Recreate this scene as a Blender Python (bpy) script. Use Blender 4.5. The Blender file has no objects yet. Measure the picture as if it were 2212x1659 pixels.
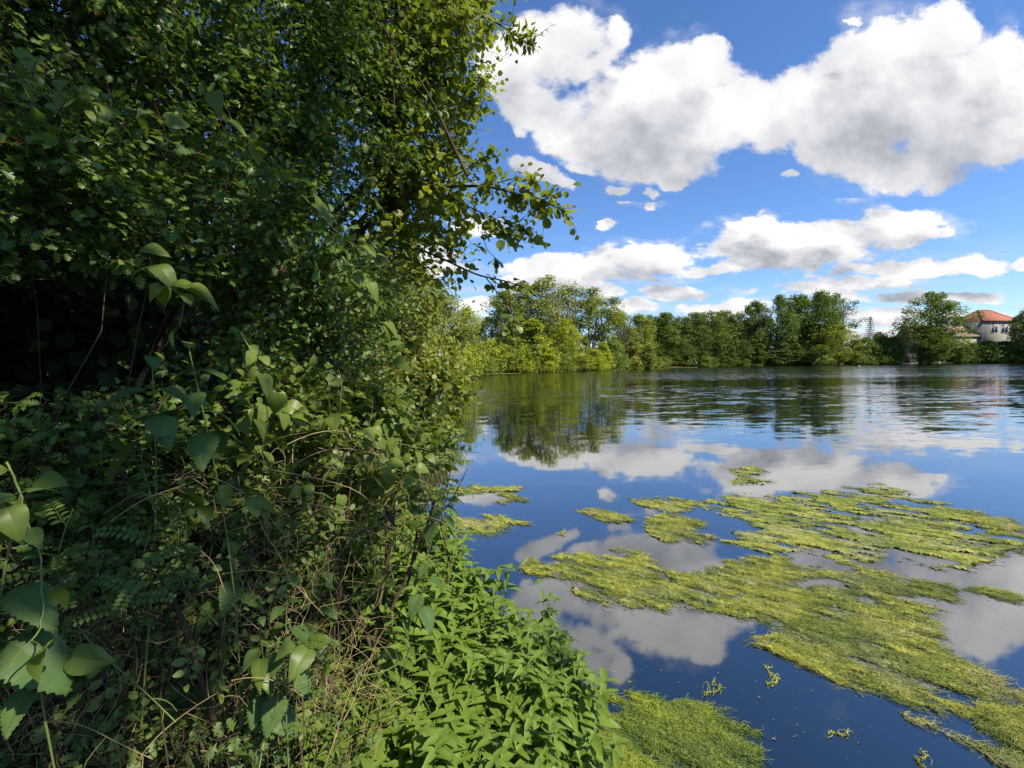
import bpy, math, random
import numpy as np
from mathutils import Vector, Matrix

R = math.radians
scene = bpy.context.scene
COL = scene.collection
rng = np.random.default_rng(11)
random.seed(11)

# ------------------------------------------------------------------ camera
CAM_H = 2.2                     # eye height above the water
PITCH, ROLL = R(2.65), R(0.85)
FPX = 983.0                     # focal length for a picture 2212 units wide
cd = bpy.data.cameras.new('camera')
cam = bpy.data.objects.new('camera', cd)
COL.objects.link(cam)
cd.sensor_width = 36.0
cd.lens = 36.0 * FPX / 2212.0
cd.clip_start, cd.clip_end = 0.05, 6000.0
fwd = Vector((0, math.cos(PITCH), -math.sin(PITCH)))
up0 = Vector((0, math.sin(PITCH), math.cos(PITCH)))
rt0 = Vector((1, 0, 0))
rt = rt0 * math.cos(ROLL) - up0 * math.sin(ROLL)
up = up0 * math.cos(ROLL) + rt0 * math.sin(ROLL)
m = Matrix((rt, up, -fwd)).transposed().to_4x4()
m.translation = (0, 0, CAM_H)
cam.matrix_world = m
scene.camera = cam


def ray(x, y):
    """direction of a point of the photograph (2212 wide), one metre deep"""
    return fwd + rt * ((x - 1106.0) / FPX) - up * ((y - 829.5) / FPX)


def at(x, y, depth):
    return Vector((0, 0, CAM_H)) + ray(x, y) * depth


def on_water(x, y, z=0.0):
    d = ray(x, y)
    return Vector((0, 0, CAM_H)) + d * ((z - CAM_H) / d.z)


# ------------------------------------------------------------------ render, exposure
scene.view_settings.view_transform = 'Standard'
scene.view_settings.look = 'None'
scene.view_settings.gamma = 1.0
scene.view_settings.use_curve_mapping = False
scene.view_settings.exposure = 0.7
scene.render.engine = 'CYCLES'
cy = scene.cycles
cy.use_denoising = True
cy.max_bounces = 7
cy.diffuse_bounces = 4
cy.glossy_bounces = 3
cy.transmission_bounces = 3
cy.transparent_max_bounces = 10
cy.caustics_reflective = False
cy.caustics_refractive = False
cy.sample_clamp_indirect = 6.0

# ------------------------------------------------------------------ sun
SUN_AZ, SUN_EL = R(125), R(46)   # azimuth clockwise from the view direction (+Y)
sd = bpy.data.lights.new('sun', 'SUN')
sun = bpy.data.objects.new('sun', sd)
COL.objects.link(sun)
sd.energy = 4.6
sd.angle = R(0.55)
sd.color = (1.0, 0.93, 0.80)
to_sun = Vector((math.sin(SUN_AZ) * math.cos(SUN_EL), math.cos(SUN_AZ) * math.cos(SUN_EL), math.sin(SUN_EL)))
sun.rotation_euler = to_sun.to_track_quat('Z', 'Y').to_euler()

# ------------------------------------------------------------------ sky: Nishita with cumulus clouds laid out over the directions of the sky
world = bpy.data.worlds.new('World')
scene.world = world
world.use_nodes = True


class NT:
    """a few short hands for building node trees"""
    def __init__(self, tree):
        self.t = tree
        self.n = tree.nodes
        self.l = tree.links

    def new(self, kind, **kw):
        nd = self.n.new(kind)
        for k, v in kw.items():
            setattr(nd, k, v)
        return nd

    def put(self, sock, v):
        if isinstance(v, bpy.types.NodeSocket):
            self.l.new(v, sock)
        elif v is not None:
            sock.default_value = v

    def math(self, op, a, b=None, c=None, clamp=False):
        nd = self.new('ShaderNodeMath', operation=op, use_clamp=clamp)
        for s, v in zip(nd.inputs, (a, b, c)):
            self.put(s, v)
        return nd.outputs[0]

    def vec(self, op, a, b=None, c=None):
        nd = self.new('ShaderNodeVectorMath', operation=op)
        for s, v in zip(nd.inputs, (a, b, c)):
            if v is not None:
                self.put(s, v)
        return nd.outputs['Value'] if op in ('DOT_PRODUCT', 'LENGTH') else nd.outputs[0]

    def scale(self, v, f):
        nd = self.new('ShaderNodeVectorMath', operation='SCALE')
        self.put(nd.inputs[0], v)
        self.put(nd.inputs['Scale'], f)
        return nd.outputs[0]

    def comb(self, x, y, z=0.0):
        nd = self.new('ShaderNodeCombineXYZ')
        for s, v in zip(nd.inputs, (x, y, z)):
            self.put(s, v)
        return nd.outputs[0]

    def sep(self, v):
        nd = self.new('ShaderNodeSeparateXYZ')
        self.put(nd.inputs[0], v)
        return nd.outputs

    def noise(self, v, scale, detail=4.0, rough=0.55, color=False, lac=2.0, dist=0.0):
        nd = self.new('ShaderNodeTexNoise')
        self.put(nd.inputs['Vector'], v)
        self.put(nd.inputs['Scale'], scale)
        nd.inputs['Detail'].default_value = detail
        nd.inputs['Roughness'].default_value = rough
        nd.inputs['Lacunarity'].default_value = lac
        nd.inputs['Distortion'].default_value = dist
        return nd.outputs['Color' if color else 0]

    def rng(self, v, a, b, c=0.0, d=1.0, smooth=False):
        nd = self.new('ShaderNodeMapRange')
        nd.interpolation_type = 'SMOOTHSTEP' if smooth else 'LINEAR'
        self.put(nd.inputs[0], v)
        for s, x in zip(nd.inputs[1:5], (a, b, c, d)):
            self.put(s, x)
        return nd.outputs[0]

    def mix(self, f, a, b, mode='MIX'):
        nd = self.new('ShaderNodeMix', data_type='RGBA', blend_type=mode)
        self.put(nd.inputs[0], f)
        for s, v in ((nd.inputs[6], a), (nd.inputs[7], b)):
            if isinstance(v, tuple) and len(v) == 3:
                v = v + (1.0,)
            self.put(s, v)
        return nd.outputs[2]

    def ramp(self, f, stops):
        nd = self.new('ShaderNodeValToRGB')
        el = nd.color_ramp.elements
        while len(el) < len(stops):
            el.new(0.5)
        for e, (p, c) in zip(el, stops):
            e.position = p
            e.color = tuple(c) + (1.0,) if len(c) == 3 else c
        self.put(nd.inputs[0], f)
        return nd.outputs[0]


# cloud lobes as (x, y, half width, half height, tilt in degrees, weight) read off the photograph, turned into directions below
def zz(zx, zy, a, b, t=0, w=1.0):
    return (973.3 + zx * 0.56, zy * 0.56, a * 0.56, b * 0.56, t, w)


LOBES = [
    # the big cloud, its western half
    zz(430, 185, 200, 135, 12), zz(255, 280, 125, 105), zz(330, 405, 130, 75), zz(600, 135, 75, 85, -20, .75),
    zz(860, 285, 235, 110), zz(965, 200, 75, 75), zz(720, 470, 330, 170, 6), zz(560, 560, 200, 110, 10),
    zz(800, 630, 240, 90, 4), zz(870, 722, 65, 34), zz(510, 665, 95, 34, 15, .75), zz(1040, 430, 280, 170),
    # the middle and its eastern half
    zz(1280, 430, 280, 150), zz(1180, 590, 110, 70, 0, .8), zz(1560, 300, 270, 170, -20), zz(1760, 200, 260, 150, -25), zz(1920, 110, 130, 125),
    zz(1850, 330, 330, 200), zz(2160, 330, 260, 170), zz(1480, 560, 230, 130, 10), zz(1650, 630, 270, 95, 4),
    zz(1950, 545, 330, 140, -14), zz(2260, 460, 260, 140, -18), zz(1640, 480, 320, 120), zz(2500, 330, 260, 150),
    # scraps
    zz(350, 690, 130, 46, 22), zz(440, 735, 60, 24, 10), zz(130, 880, 110, 50), zz(590, 862, 50, 24, -20, .75), zz(668, 745, 44, 20, 0, .7),
    zz(780, 772, 34, 26, 0, .6), zz(1290, 712, 40, 18, 0, .6), zz(1550, 62, 60, 10, -5, .45), 
    zz(280, 490, 42, 36, 30, .55),
    # second row
    zz(1400, 930, 420, 72, -2), zz(1720, 880, 165, 76), zz(1130, 912, 140, 58, -8), zz(1050, 1030, 120, 32), zz(1330, 1000, 320, 50, -3),
    zz(390, 1030, 165, 52), zz(730, 1000, 205, 64), zz(560, 1060, 260, 42), zz(590, 1130, 75, 30), zz(300, 1090, 130, 40),
    # low rows over the trees
    zz(860, 1130, 150, 34), zz(700, 1192, 95, 26), zz(1040, 1188, 160, 34), zz(2010, 1010, 155, 46), zz(1740, 1040, 360, 34, -4),
    zz(1480, 1112, 270, 34), zz(1900, 1152, 330, 27), zz(2230, 1010, 60, 30), zz(1640, 1225, 220, 26), zz(100, 1190, 70, 38),
    zz(1560, 1275, 240, 22), zz(2050, 1235, 120, 18), zz(330, 1180, 170, 30), zz(-150, 1000, 200, 60), zz(2500, 1090, 190, 36),
]


def lobe_uv(L):
    d = ray(L[0], L[1])
    return d.x / d.y, d.z / d.y, L[2] / FPX * 1.12, L[3] / FPX * 1.14


def in_region(L, u0, u1, v0, v1):
    u, v, a, b = lobe_uv(L)
    a, b = a * 1.45 + 0.05, b * 1.45 + 0.03
    return u + a > u0 and u - a < u1 and v + b > v0 and v - b < v1


def cloud_field(name, lobes, sc, hs, flat):
    g = bpy.data.node_groups.new(name, 'ShaderNodeTree')
    g.interface.new_socket('UV', in_out='INPUT', socket_type='NodeSocketVector')
    g.interface.new_socket('Density', in_out='OUTPUT', socket_type='NodeSocketFloat')
    g.interface.new_socket('Noise', in_out='OUTPUT', socket_type='NodeSocketFloat')
    k = NT(g)
    gi, go = k.new('NodeGroupInput'), k.new('NodeGroupOutput')
    uv = gi.outputs[0]
    s = k.sep(uv)
    q = k.vec('MULTIPLY', uv, (sc, sc * flat, 1.0))
    w = k.vec('SUBTRACT', k.noise(q, 1.7, 6.0, 0.60, color=True), (0.5, 0.5, 0.5))
    wp = k.vec('MULTIPLY', w, (0.34 * hs, 0.27 * hs, 0.0))
    p = k.vec('ADD', uv, wp)
    acc = None
    for L in lobes:
        u0, v0, rx, ry = lobe_uv(L)
        mp = k.new('ShaderNodeMapping', vector_type='TEXTURE')
        # the tiny share of the running sum keeps the lobes evaluated one after another (the shader stack is small)
        k.put(mp.inputs['Vector'], p if acc is None else k.vec('MULTIPLY_ADD', acc, (1e-7, 1e-7, 0.0), p))
        mp.inputs['Location'].default_value = (u0, v0, 0)
        mp.inputs['Rotation'].default_value = (0, 0, R(-L[4]))
        mp.inputs['Scale'].default_value = (rx, ry, 1)
        dd = k.vec('DOT_PRODUCT', mp.outputs[0], mp.outputs[0])
        val = k.math('SUBTRACT', L[5], dd)
        acc = val if acc is None else k.math('SMOOTH_MAX', acc, val, 0.35)
    acc = k.math('MAXIMUM', acc, -1.2)
    f1 = k.math('SUBTRACT', k.noise(q, 3.6, 9.0, 0.58), 0.5)
    f2 = k.math('SUBTRACT', k.noise(q, 13.0, 6.0, 0.62), 0.5)
    fe = k.math('MULTIPLY_ADD', f2, 0.42, f1)
    f1 = k.math('SUBTRACT', k.noise(q, 3.6, 4.0, 0.50), 0.5)
    d = k.math('MULTIPLY_ADD', fe, 2.4, k.math('MULTIPLY_ADD', acc, 0.85, 0.04))
    k.l.new(d, go.inputs[0])
    k.l.new(f1, go.inputs[1])
    return g


def build_sky():
    k = NT(world.node_tree)
    k.n.clear()
    out = k.new('ShaderNodeOutputWorld')
    tc = k.new('ShaderNodeTexCoord')
    sky = k.new('ShaderNodeTexSky', sky_type='NISHITA')
    sky.sun_disc = False
    sky.sun_elevation = SUN_EL
    sky.sun_rotation = SUN_AZ
    sky.altitude = 100
    sky.air_density = 1.0
    sky.dust_density = 0.1
    sky.ozone_density = 1.6
    hs = k.new('ShaderNodeHueSaturation')
    hs.inputs['Saturation'].default_value = 1.06
    hs.inputs['Value'].default_value = 1.0
    k.l.new(k.mix(1.0, sky.outputs[0], (0.79, 0.93, 1.19), 'MULTIPLY'), hs.inputs['Color'])
    clear = hs.outputs[0]
    s = k.sep(tc.outputs['Generated'])
    y = k.math('MAXIMUM', s[1], 0.06)
    u = k.math('DIVIDE', s[0], y)
    v = k.math('DIVIDE', s[2], y)
    uv = k.comb(u, v, 0.0)
    
    def background(col):
        bg = k.new('ShaderNodeBackground')
        k.l.new(col, bg.inputs['Color'])
        bg.inputs['Strength'].default_value = 0.10
        return bg.outputs[0]

    def clouds(name, u0, u1, v0, v1, sc, hs_, streaks=False):
        g = cloud_field(name, [L for L in LOBES if in_region(L, u0, u1, v0, v1)], sc, hs_, 1.25 if v0 > .3 else 1.9)

        def dens(off):
            gn = k.new('ShaderNodeGroup')
            gn.node_tree = g
            k.put(gn.inputs[0], uv if off is None else k.vec('ADD', uv, (off[0] * hs_, off[1] * hs_, 0.0)))
            return gn.outputs
        o0 = dens(None)
        o1 = dens((0.05, 0.15))
        d0, d1 = o0[0], o1[0]
        alpha = k.rng(d0, 0.0, 0.44, smooth=True)
        wisp = k.math('MULTIPLY', k.rng(d0, -0.75, 0.15, 0.0, 0.42, smooth=True), k.rng(o0[1], -0.02, 0.22, smooth=True))
        alpha = k.math('MAXIMUM', alpha, wisp)
        thick = k.rng(d1, -0.15, 1.35)                                # how much cloud stands towards the sun
        fine = k.math('MULTIPLY', k.math('SUBTRACT', o0[1], o1[1]), 1.0)   # relief of the puffs
        lum = k.math('SUBTRACT', k.math('ADD', 0.92, fine), k.math('MULTIPLY', thick, 0.66), clamp=True)
        ccol = k.ramp(lum, [(0.0, (2.2, 2.35, 2.75)), (0.3, (3.2, 3.35, 3.7)), (0.62, (4.7, 4.75, 5.0)), (1.0, (6.5, 6.45, 6.4))])
        base = clear
        if streaks:    # thin high cloud low over the far shore
            q = k.comb(k.math('MULTIPLY', u, 1.2), k.math('MULTIPLY', v, 14.0), 0.2)
            st = k.math('MULTIPLY', k.rng(k.noise(q, 2.2, 5.0, 0.6), 0.45, 0.75, 0.0, 0.6, smooth=True), k.rng(v, 0.30, 0.14))
            base = k.mix(st, clear, (4.2, 4.7, 5.4))
        return background(k.mix(alpha, base, ccol))

    def choose(f, a, b):
        mx = k.new('ShaderNodeMixShader')
        k.put(mx.inputs[0], f)
        k.l.new(a, mx.inputs[1])
        k.l.new(b, mx.inputs[2])
        return mx.outputs[0]
    # the sky is worked out in four districts so that each looks only at its own clouds
    VS, VL, US = 0.345, 0.215, 0.47
    upper = choose(k.math('GREATER_THAN', u, US), clouds('clouds_high_west', -9, US, VS, 9, 1.25, .75), clouds('clouds_high_east', US, 9, VS, 9, 1.25, .75))
    lower = choose(k.math('GREATER_THAN', v, VL), clouds('clouds_horizon', -9, 9, -1, VL, 2.7, .36, True), clouds('clouds_middle', -9, 9, VL, VS, 2.7, .36, True))
    front = choose(k.math('GREATER_THAN', v, VS), lower, upper)
    seen = k.math('MULTIPLY', k.math('GREATER_THAN', s[1], 0.12), k.math('GREATER_THAN', s[2], -0.02))
    seen = k.math('MULTIPLY', seen, k.math('LESS_THAN', v, 1.6))
    k.l.new(choose(seen, background(clear), front), out.inputs['Surface'])
    world.cycles.sampling_method = 'MANUAL'
    world.cycles.sample_map_resolution = 512


build_sky()


# ------------------------------------------------------------------ helpers: meshes, objects
def link_mesh(name, verts, faces, mats, parent=None, smooth=False, attr=None, mat_index=None):
    """faces: (M,3) or (M,4) array or a list of such arrays"""
    me = bpy.data.meshes.new(name)
    verts = np.asarray(verts, dtype=np.float32)
    fl = faces if isinstance(faces, list) else [faces]
    fl = [np.asarray(f, dtype=np.int32) for f in fl if len(f)]
    me.vertices.add(len(verts))
    me.vertices.foreach_set('co', verts.ravel())
    loops = np.concatenate([f.ravel() for f in fl])
    tot = np.concatenate([np.full(len(f), f.shape[1], np.int32) for f in fl])
    st = np.concatenate([[0], np.cumsum(tot)[:-1]]).astype(np.int32)
    me.loops.add(len(loops))
    me.loops.foreach_set('vertex_index', loops)
    me.polygons.add(len(tot))
    me.polygons.foreach_set('loop_start', st)
    me.polygons.foreach_set('loop_total', tot)
    if smooth:
        me.polygons.foreach_set('use_smooth', np.ones(len(tot), dtype=bool))
    if mat_index is not None:
        me.polygons.foreach_set('material_index', np.asarray(mat_index, np.int32))
    if attr is not None:
        for k_, v_ in attr.items():
            a = me.attributes.new(k_, 'FLOAT', 'POINT')
            a.data.foreach_set('value', np.asarray(v_, np.float32))
    me.update(calc_edges=True)
    for mt in (mats if isinstance(mats, (list, tuple)) else [mats]):
        me.materials.append(mt)
    o = bpy.data.objects.new(name, me)
    COL.objects.link(o)
    o.parent = parent
    return o


def tag(o, label=None, cat=None, group=None, kind=None):
    for k_, v_ in (('label', label), ('category', cat), ('group', group), ('kind', kind)):
        if v_:
            o[k_] = v_
    return o


def thing(name, loc, label, cat, group=None, rz=0.0):
    o = bpy.data.objects.new(name, None)
    o.empty_display_size = 0.2
    COL.objects.link(o)
    o.location = loc
    o.rotation_euler = (0, 0, rz)
    return tag(o, label, cat, group)


def copy_tree(o, loc=None, rz=0.0, scale=None, label=None, group=None):
    r = o.copy()
    COL.objects.link(r)
    if loc is not None:
        r.location = loc
    r.rotation_euler = (0, 0, rz)
    if scale is not None:
        r.scale = scale
    if label:
        r['label'] = label
    if group:
        r['group'] = group
    for ch in list(o.children):
        c = ch.copy()
        COL.objects.link(c)
        c.parent = r
        for gch in list(ch.children):
            d = gch.copy()
            COL.objects.link(d)
            d.parent = c
    return r


def unit(a):
    a = np.asarray(a, float)
    return a / np.maximum(np.linalg.norm(a, axis=-1, keepdims=True), 1e-9)


def rand_unit(n):
    return unit(rng.normal(size=(n, 3)))


class Geo:
    """collects vertices, faces and a tint per vertex"""
    def __init__(self):
        self.v, self.f3, self.f4, self.t, self.n = [], [], [], [], 0

    def add(self, v, f, tint):
        f = np.asarray(f, np.int64) + self.n
        (self.f3 if f.shape[1] == 3 else self.f4).append(f)
        self.v.append(v)
        self.t.append(np.broadcast_to(tint, (len(v),)) if np.ndim(tint) == 0 else tint)
        self.n += len(v)

    def build(self, name, mats, parent=None, smooth=False):
        v = np.concatenate(self.v)
        fl = [np.concatenate(x) for x in (self.f3, self.f4) if x]
        return link_mesh(name, v, fl, mats, parent, smooth, {'tint': np.concatenate(self.t)})

    def tubes(self, pl, rad, sides=4, tint=0.5):
        """pl (M,K,3) polylines with the same number of points, rad (M,K)"""
        pl = np.asarray(pl, float)
        M, K = pl.shape[:2]
        rad = np.broadcast_to(rad, (M, K))
        tan = unit(np.gradient(pl, axis=1))
        ref = np.where(np.abs(tan[:, :1, 2:3]) > 0.9, np.array([1.0, 0, 0]), np.array([0, 0, 1.0]))
        a = unit(np.cross(tan, np.broadcast_to(ref, tan.shape)))
        b = np.cross(tan, a)
        ang = np.arange(sides) * 2 * math.pi / sides
        ring = (a[:, :, None] * np.cos(ang)[None, None, :, None] + b[:, :, None] * np.sin(ang)[None, None, :, None])
        v = pl[:, :, None] + ring * rad[:, :, None, None]
        v = v.reshape(-1, 3)
        i = np.arange(M)[:, None, None] * K * sides
        j = np.arange(K - 1)[None, :, None] * sides
        s0 = np.arange(sides)[None, None, :]
        s1 = (s0 + 1) % sides
        f = np.stack(np.broadcast_arrays(i + j + s0, i + j + s1, i + j + sides + s1, i + j + sides + s0), -1).reshape(-1, 4)
        self.add(v, f, np.repeat(np.broadcast_to(tint, (M,)), K * sides))

    def leaves(self, tmpl, pos, axis, nrm, size, tint, bend=0.0):
        tv, tf = tmpl[:2]
        tt = tmpl[2] if len(tmpl) > 2 else np.zeros(len(tv))
        pos = np.asarray(pos, float)
        n = len(pos)
        if n == 0:
            return
        x = unit(axis)
        z = nrm - (nrm * x).sum(-1, keepdims=True) * x
        z = unit(z + 1e-6)
        y = np.cross(z, x)
        size = np.broadcast_to(size, (n,))
        tvv = np.broadcast_to(tv, (n,) + tv.shape).copy()
        if np.ndim(bend) or bend:
            tvv[:, :, 2] -= np.broadcast_to(bend, (n,))[:, None] * tvv[:, :, 0] ** 2
        v = pos[:, None] + size[:, None, None] * (tvv[..., 0:1] * x[:, None] + tvv[..., 1:2] * y[:, None] + tvv[..., 2:3] * z[:, None])
        f = (np.arange(n)[:, None, None] * len(tv) + tf[None]).reshape(-1, tf.shape[1])
        self.add(v.reshape(-1, 3), f, (np.broadcast_to(tint, (n,))[:, None] + tt[None]).ravel())


def leaf_template(rows, fold=0.12, wave=0.0):
    """rows: (t, half width, forward shift of the edge); a folded blade of triangles"""
    v, f = [], []
    for i, (t, w, sh) in enumerate(rows):
        wv = wave * math.sin(i * 2.1)
        v += [(t, 0, 0), (t + sh, w, w * fold * 2 + wv), (t + sh, -w, w * fold * 2 - wv)]
    for i in range(len(rows) - 1):
        a, b = i * 3, i * 3 + 3
        f += [(a, b, b + 1), (a, b + 1, a + 1), (a, b + 2, b), (a, a + 2, b + 2)]
    v = np.array(v, float)
    f = np.array(f)
    # drop triangles without area
    e = np.cross(v[f[:, 1]] - v[f[:, 0]], v[f[:, 2]] - v[f[:, 0]])
    return v, f[np.linalg.norm(e, axis=1) > 1e-6]


def serrated(n, prof, teeth=0.05):
    rows = []
    for i in range(n * 2 + 1):
        t = i / (n * 2)
        w = prof(t)
        if i % 2:
            rows.append((t, w + teeth * (1 - t * .6), 0.0))
        else:
            rows.append((t, max(w - teeth * 0.35, 0), 0.0))
    rows[0] = (0, 0.0, 0)
    rows[-1] = (1, 0.0, 0)
    return rows


L_HAW = leaf_template([(0, 0, 0), (.16, .05, 0), (.30, .11, .0), (.42, .40, .12), (.50, .15, .03), (.62, .37, .13), (.70, .15, .03), (.82, .24, .1), (1.0, .03, 0)], 0.16, 0.01)
L_OVAL = leaf_template([(0, 0, 0), (.12, .05, 0), (.3, .23, 0), (.5, .30, 0), (.72, .25, 0), (.9, .12, 0), (1, 0, 0)], 0.14, 0.012)
L_ROUND = leaf_template([(0, 0, 0), (.14, .04, 0), (.26, .25, 0), (.48, .38, 0), (.72, .40, .02), (.9, .27, .05), (.97, .0, 0)], 0.10, 0.02)
L_LANCE = leaf_template([(0, 0.02, 0), (.12, .13, 0), (.32, .205, 0), (.6, .165, 0), (.82, .08, 0), (1, 0, 0)], 0.2, 0.008)
L_NARROW = leaf_template([(0, 0, 0), (.3, .09, 0), (.65, .08, 0), (1, 0, 0)], 0.2)
L_HEART = leaf_template([(.10, 0, 0), (.02, .12, -.12), (.06, .27, -.14), (.2, .40, -.06), (.4, .40, 0), (.62, .28, 0), (.82, .13, 0), (.93, .045, 0), (1.04, 0, 0)], 0.10, 0.02)
L_NETTLE = leaf_template(serrated(13, lambda t: 0.36 * (math.sin(math.pi * min(1, t * 1.0) ** .62) ** .9) * (1 - .1 * t), 0.05), 0.12, 0.006)


def veined(rows, fold=.10, wave=.02, cup=.06, rib=.35):
    """a finer blade for leaves seen close up: quarter lines, sunken pale midrib, quilted between the side veins"""
    v, t, f = [], [], []
    cols = (-1, -.55, -.07, 0, .07, .55, 1)
    n = len(rows)
    for i, (s, w, sh) in enumerate(rows):
        for c in cols:
            a = abs(c)
            q = (.018 if i % 2 else -.006) * (a > .3) * (a < .9)
            v.append((s + sh * a ** 1.5 + (.05 * a if 0 < i < n - 1 else 0), w * c, fold * 2 * w * a - cup * a * a + q + wave * math.sin(i * 1.3 + (c > 0) * 1.7) * a ** 2))
            t.append(rib if a < .01 else (.05 if a < .1 else (-.05 if i % 2 else .10) * (a > .3)))
    m_ = len(cols)
    for i in range(n - 1):
        for j in range(m_ - 1):
            a, b = i * m_ + j, (i + 1) * m_ + j
            f += [(a, b, b + 1), (a, b + 1, a + 1)]
    v, f = np.array(v, float), np.array(f)
    e = np.cross(v[f[:, 1]] - v[f[:, 0]], v[f[:, 2]] - v[f[:, 0]])
    return v, f[np.linalg.norm(e, axis=1) > 1e-7], np.array(t)


HEART_ROWS = [(.10, 0, 0), (.03, .10, -.10), (.03, .20, -.13), (.08, .31, -.12), (.17, .385, -.07), (.28, .405, -.03), (.40, .385, 0), (.52, .335, 0), (.63, .27, 0), (.74, .195, 0), (.84, .12, 0), (.93, .05, 0), (1.04, 0, 0)]
L_HEART_NEAR = veined(HEART_ROWS)
L_NETTLE_NEAR = veined(serrated(12, lambda t: 0.36 * (math.sin(math.pi * min(1, t) ** .62) ** .9) * (1 - .1 * t), 0.05), .12, .01, .05, .12)
L_QUAD = (np.array([(0, 0, 0), (.45, .34, .07), (1, .03, 0), (.5, -.33, .05)], float), np.array([(0, 2, 1), (0, 3, 2)]))
L_CLUMP = (np.array([(0, .1, 0), (.5, .42, .12), (1, .12, 0), (.55, -.4, .1), (.2, -.3, -.05)], float), np.array([(0, 2, 1), (0, 3, 2), (0, 4, 3)]))


# ------------------------------------------------------------------ materials
def principled(name, rough=0.6, spec=0.3):
    mt = bpy.data.materials.new(name)
    mt.use_nodes = True
    k = NT(mt.node_tree)
    b = k.n['Principled BSDF']
    b.inputs['Roughness'].default_value = rough
    b.inputs['Specular IOR Level'].default_value = spec
    return mt, k, b


def leaf_mat(name, lo, hi, trans=0.35, rough=0.45, spec=0.35, noise_scale=9.0, mott=0.25, yellow=1.0, specks=False):
    mt, k, b = principled(name, rough, spec)
    a = k.new('ShaderNodeAttribute', attribute_name='tint')
    g = k.new('ShaderNodeNewGeometry')
    nz = k.noise(g.outputs['Position'], noise_scale, 3.0)
    f = k.math('ADD', a.outputs['Fac'], k.math('MULTIPLY', k.math('SUBTRACT', nz, 0.5), mott), clamp=True)
    c = k.mix(f, lo, hi)
    if specks:      # brown blemishes and pale nibbled spots
        n2 = k.noise(g.outputs['Position'], 130.0, 2.0)
        n3 = k.noise(g.outputs['Position'], 22.0, 2.0)
        c = k.mix(k.math('MULTIPLY', k.rng(n2, .66, .72), k.rng(n3, .5, .6)), c, (.13, .10, .04))
    k.l.new(c, b.inputs['Base Color'])
    tr = k.new('ShaderNodeBsdfTranslucent')
    hs = k.mix(1.0, c, (1.35 * yellow, 1.30, 0.55), 'MULTIPLY')
    k.l.new(hs, tr.inputs['Color'])
    mx = k.new('ShaderNodeMixShader')
    mx.inputs[0].default_value = trans
    k.l.new(b.outputs[0], mx.inputs[1])
    k.l.new(tr.outputs[0], mx.inputs[2])
    k.l.new(mx.outputs[0], k.n['Material Output'].inputs['Surface'])
    return mt


def bark_mat(name, lo, hi, scale=14.0):
    mt, k, b = principled(name, 0.85, 0.15)
    g = k.new('ShaderNodeNewGeometry')
    p = k.vec('MULTIPLY', g.outputs['Position'], (1.0, 1.0, 0.25))
    n1 = k.noise(p, scale, 5.0, 0.6)
    k.l.new(k.mix(k.rng(n1, .3, .7), lo, hi), b.inputs['Base Color'])
    bp = k.new('ShaderNodeBump')
    bp.inputs['Strength'].default_value = 0.5
    k.l.new(n1, bp.inputs['Height'])
    k.l.new(bp.outputs[0], b.inputs['Normal'])
    return mt


M_BARK = bark_mat('bark', (.035, .028, .02), (.11, .09, .065))
M_PALEBARK = bark_mat('pale_bark', (.14, .12, .09), (.34, .31, .25), 2.0)
M_TWIG = bark_mat('twig', (.04, .028, .018), (.10, .07, .04), 30)
M_GREENSTEM = bark_mat('green_stem', (.10, .14, .04), (.17, .20, .06), 20)
M_STRAW = bark_mat('straw', (.22, .15, .06), (.40, .31, .15), 20)
M_DARKSTEM = bark_mat('dark_stem', (.02, .015, .018), (.05, .03, .03), 25)


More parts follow.
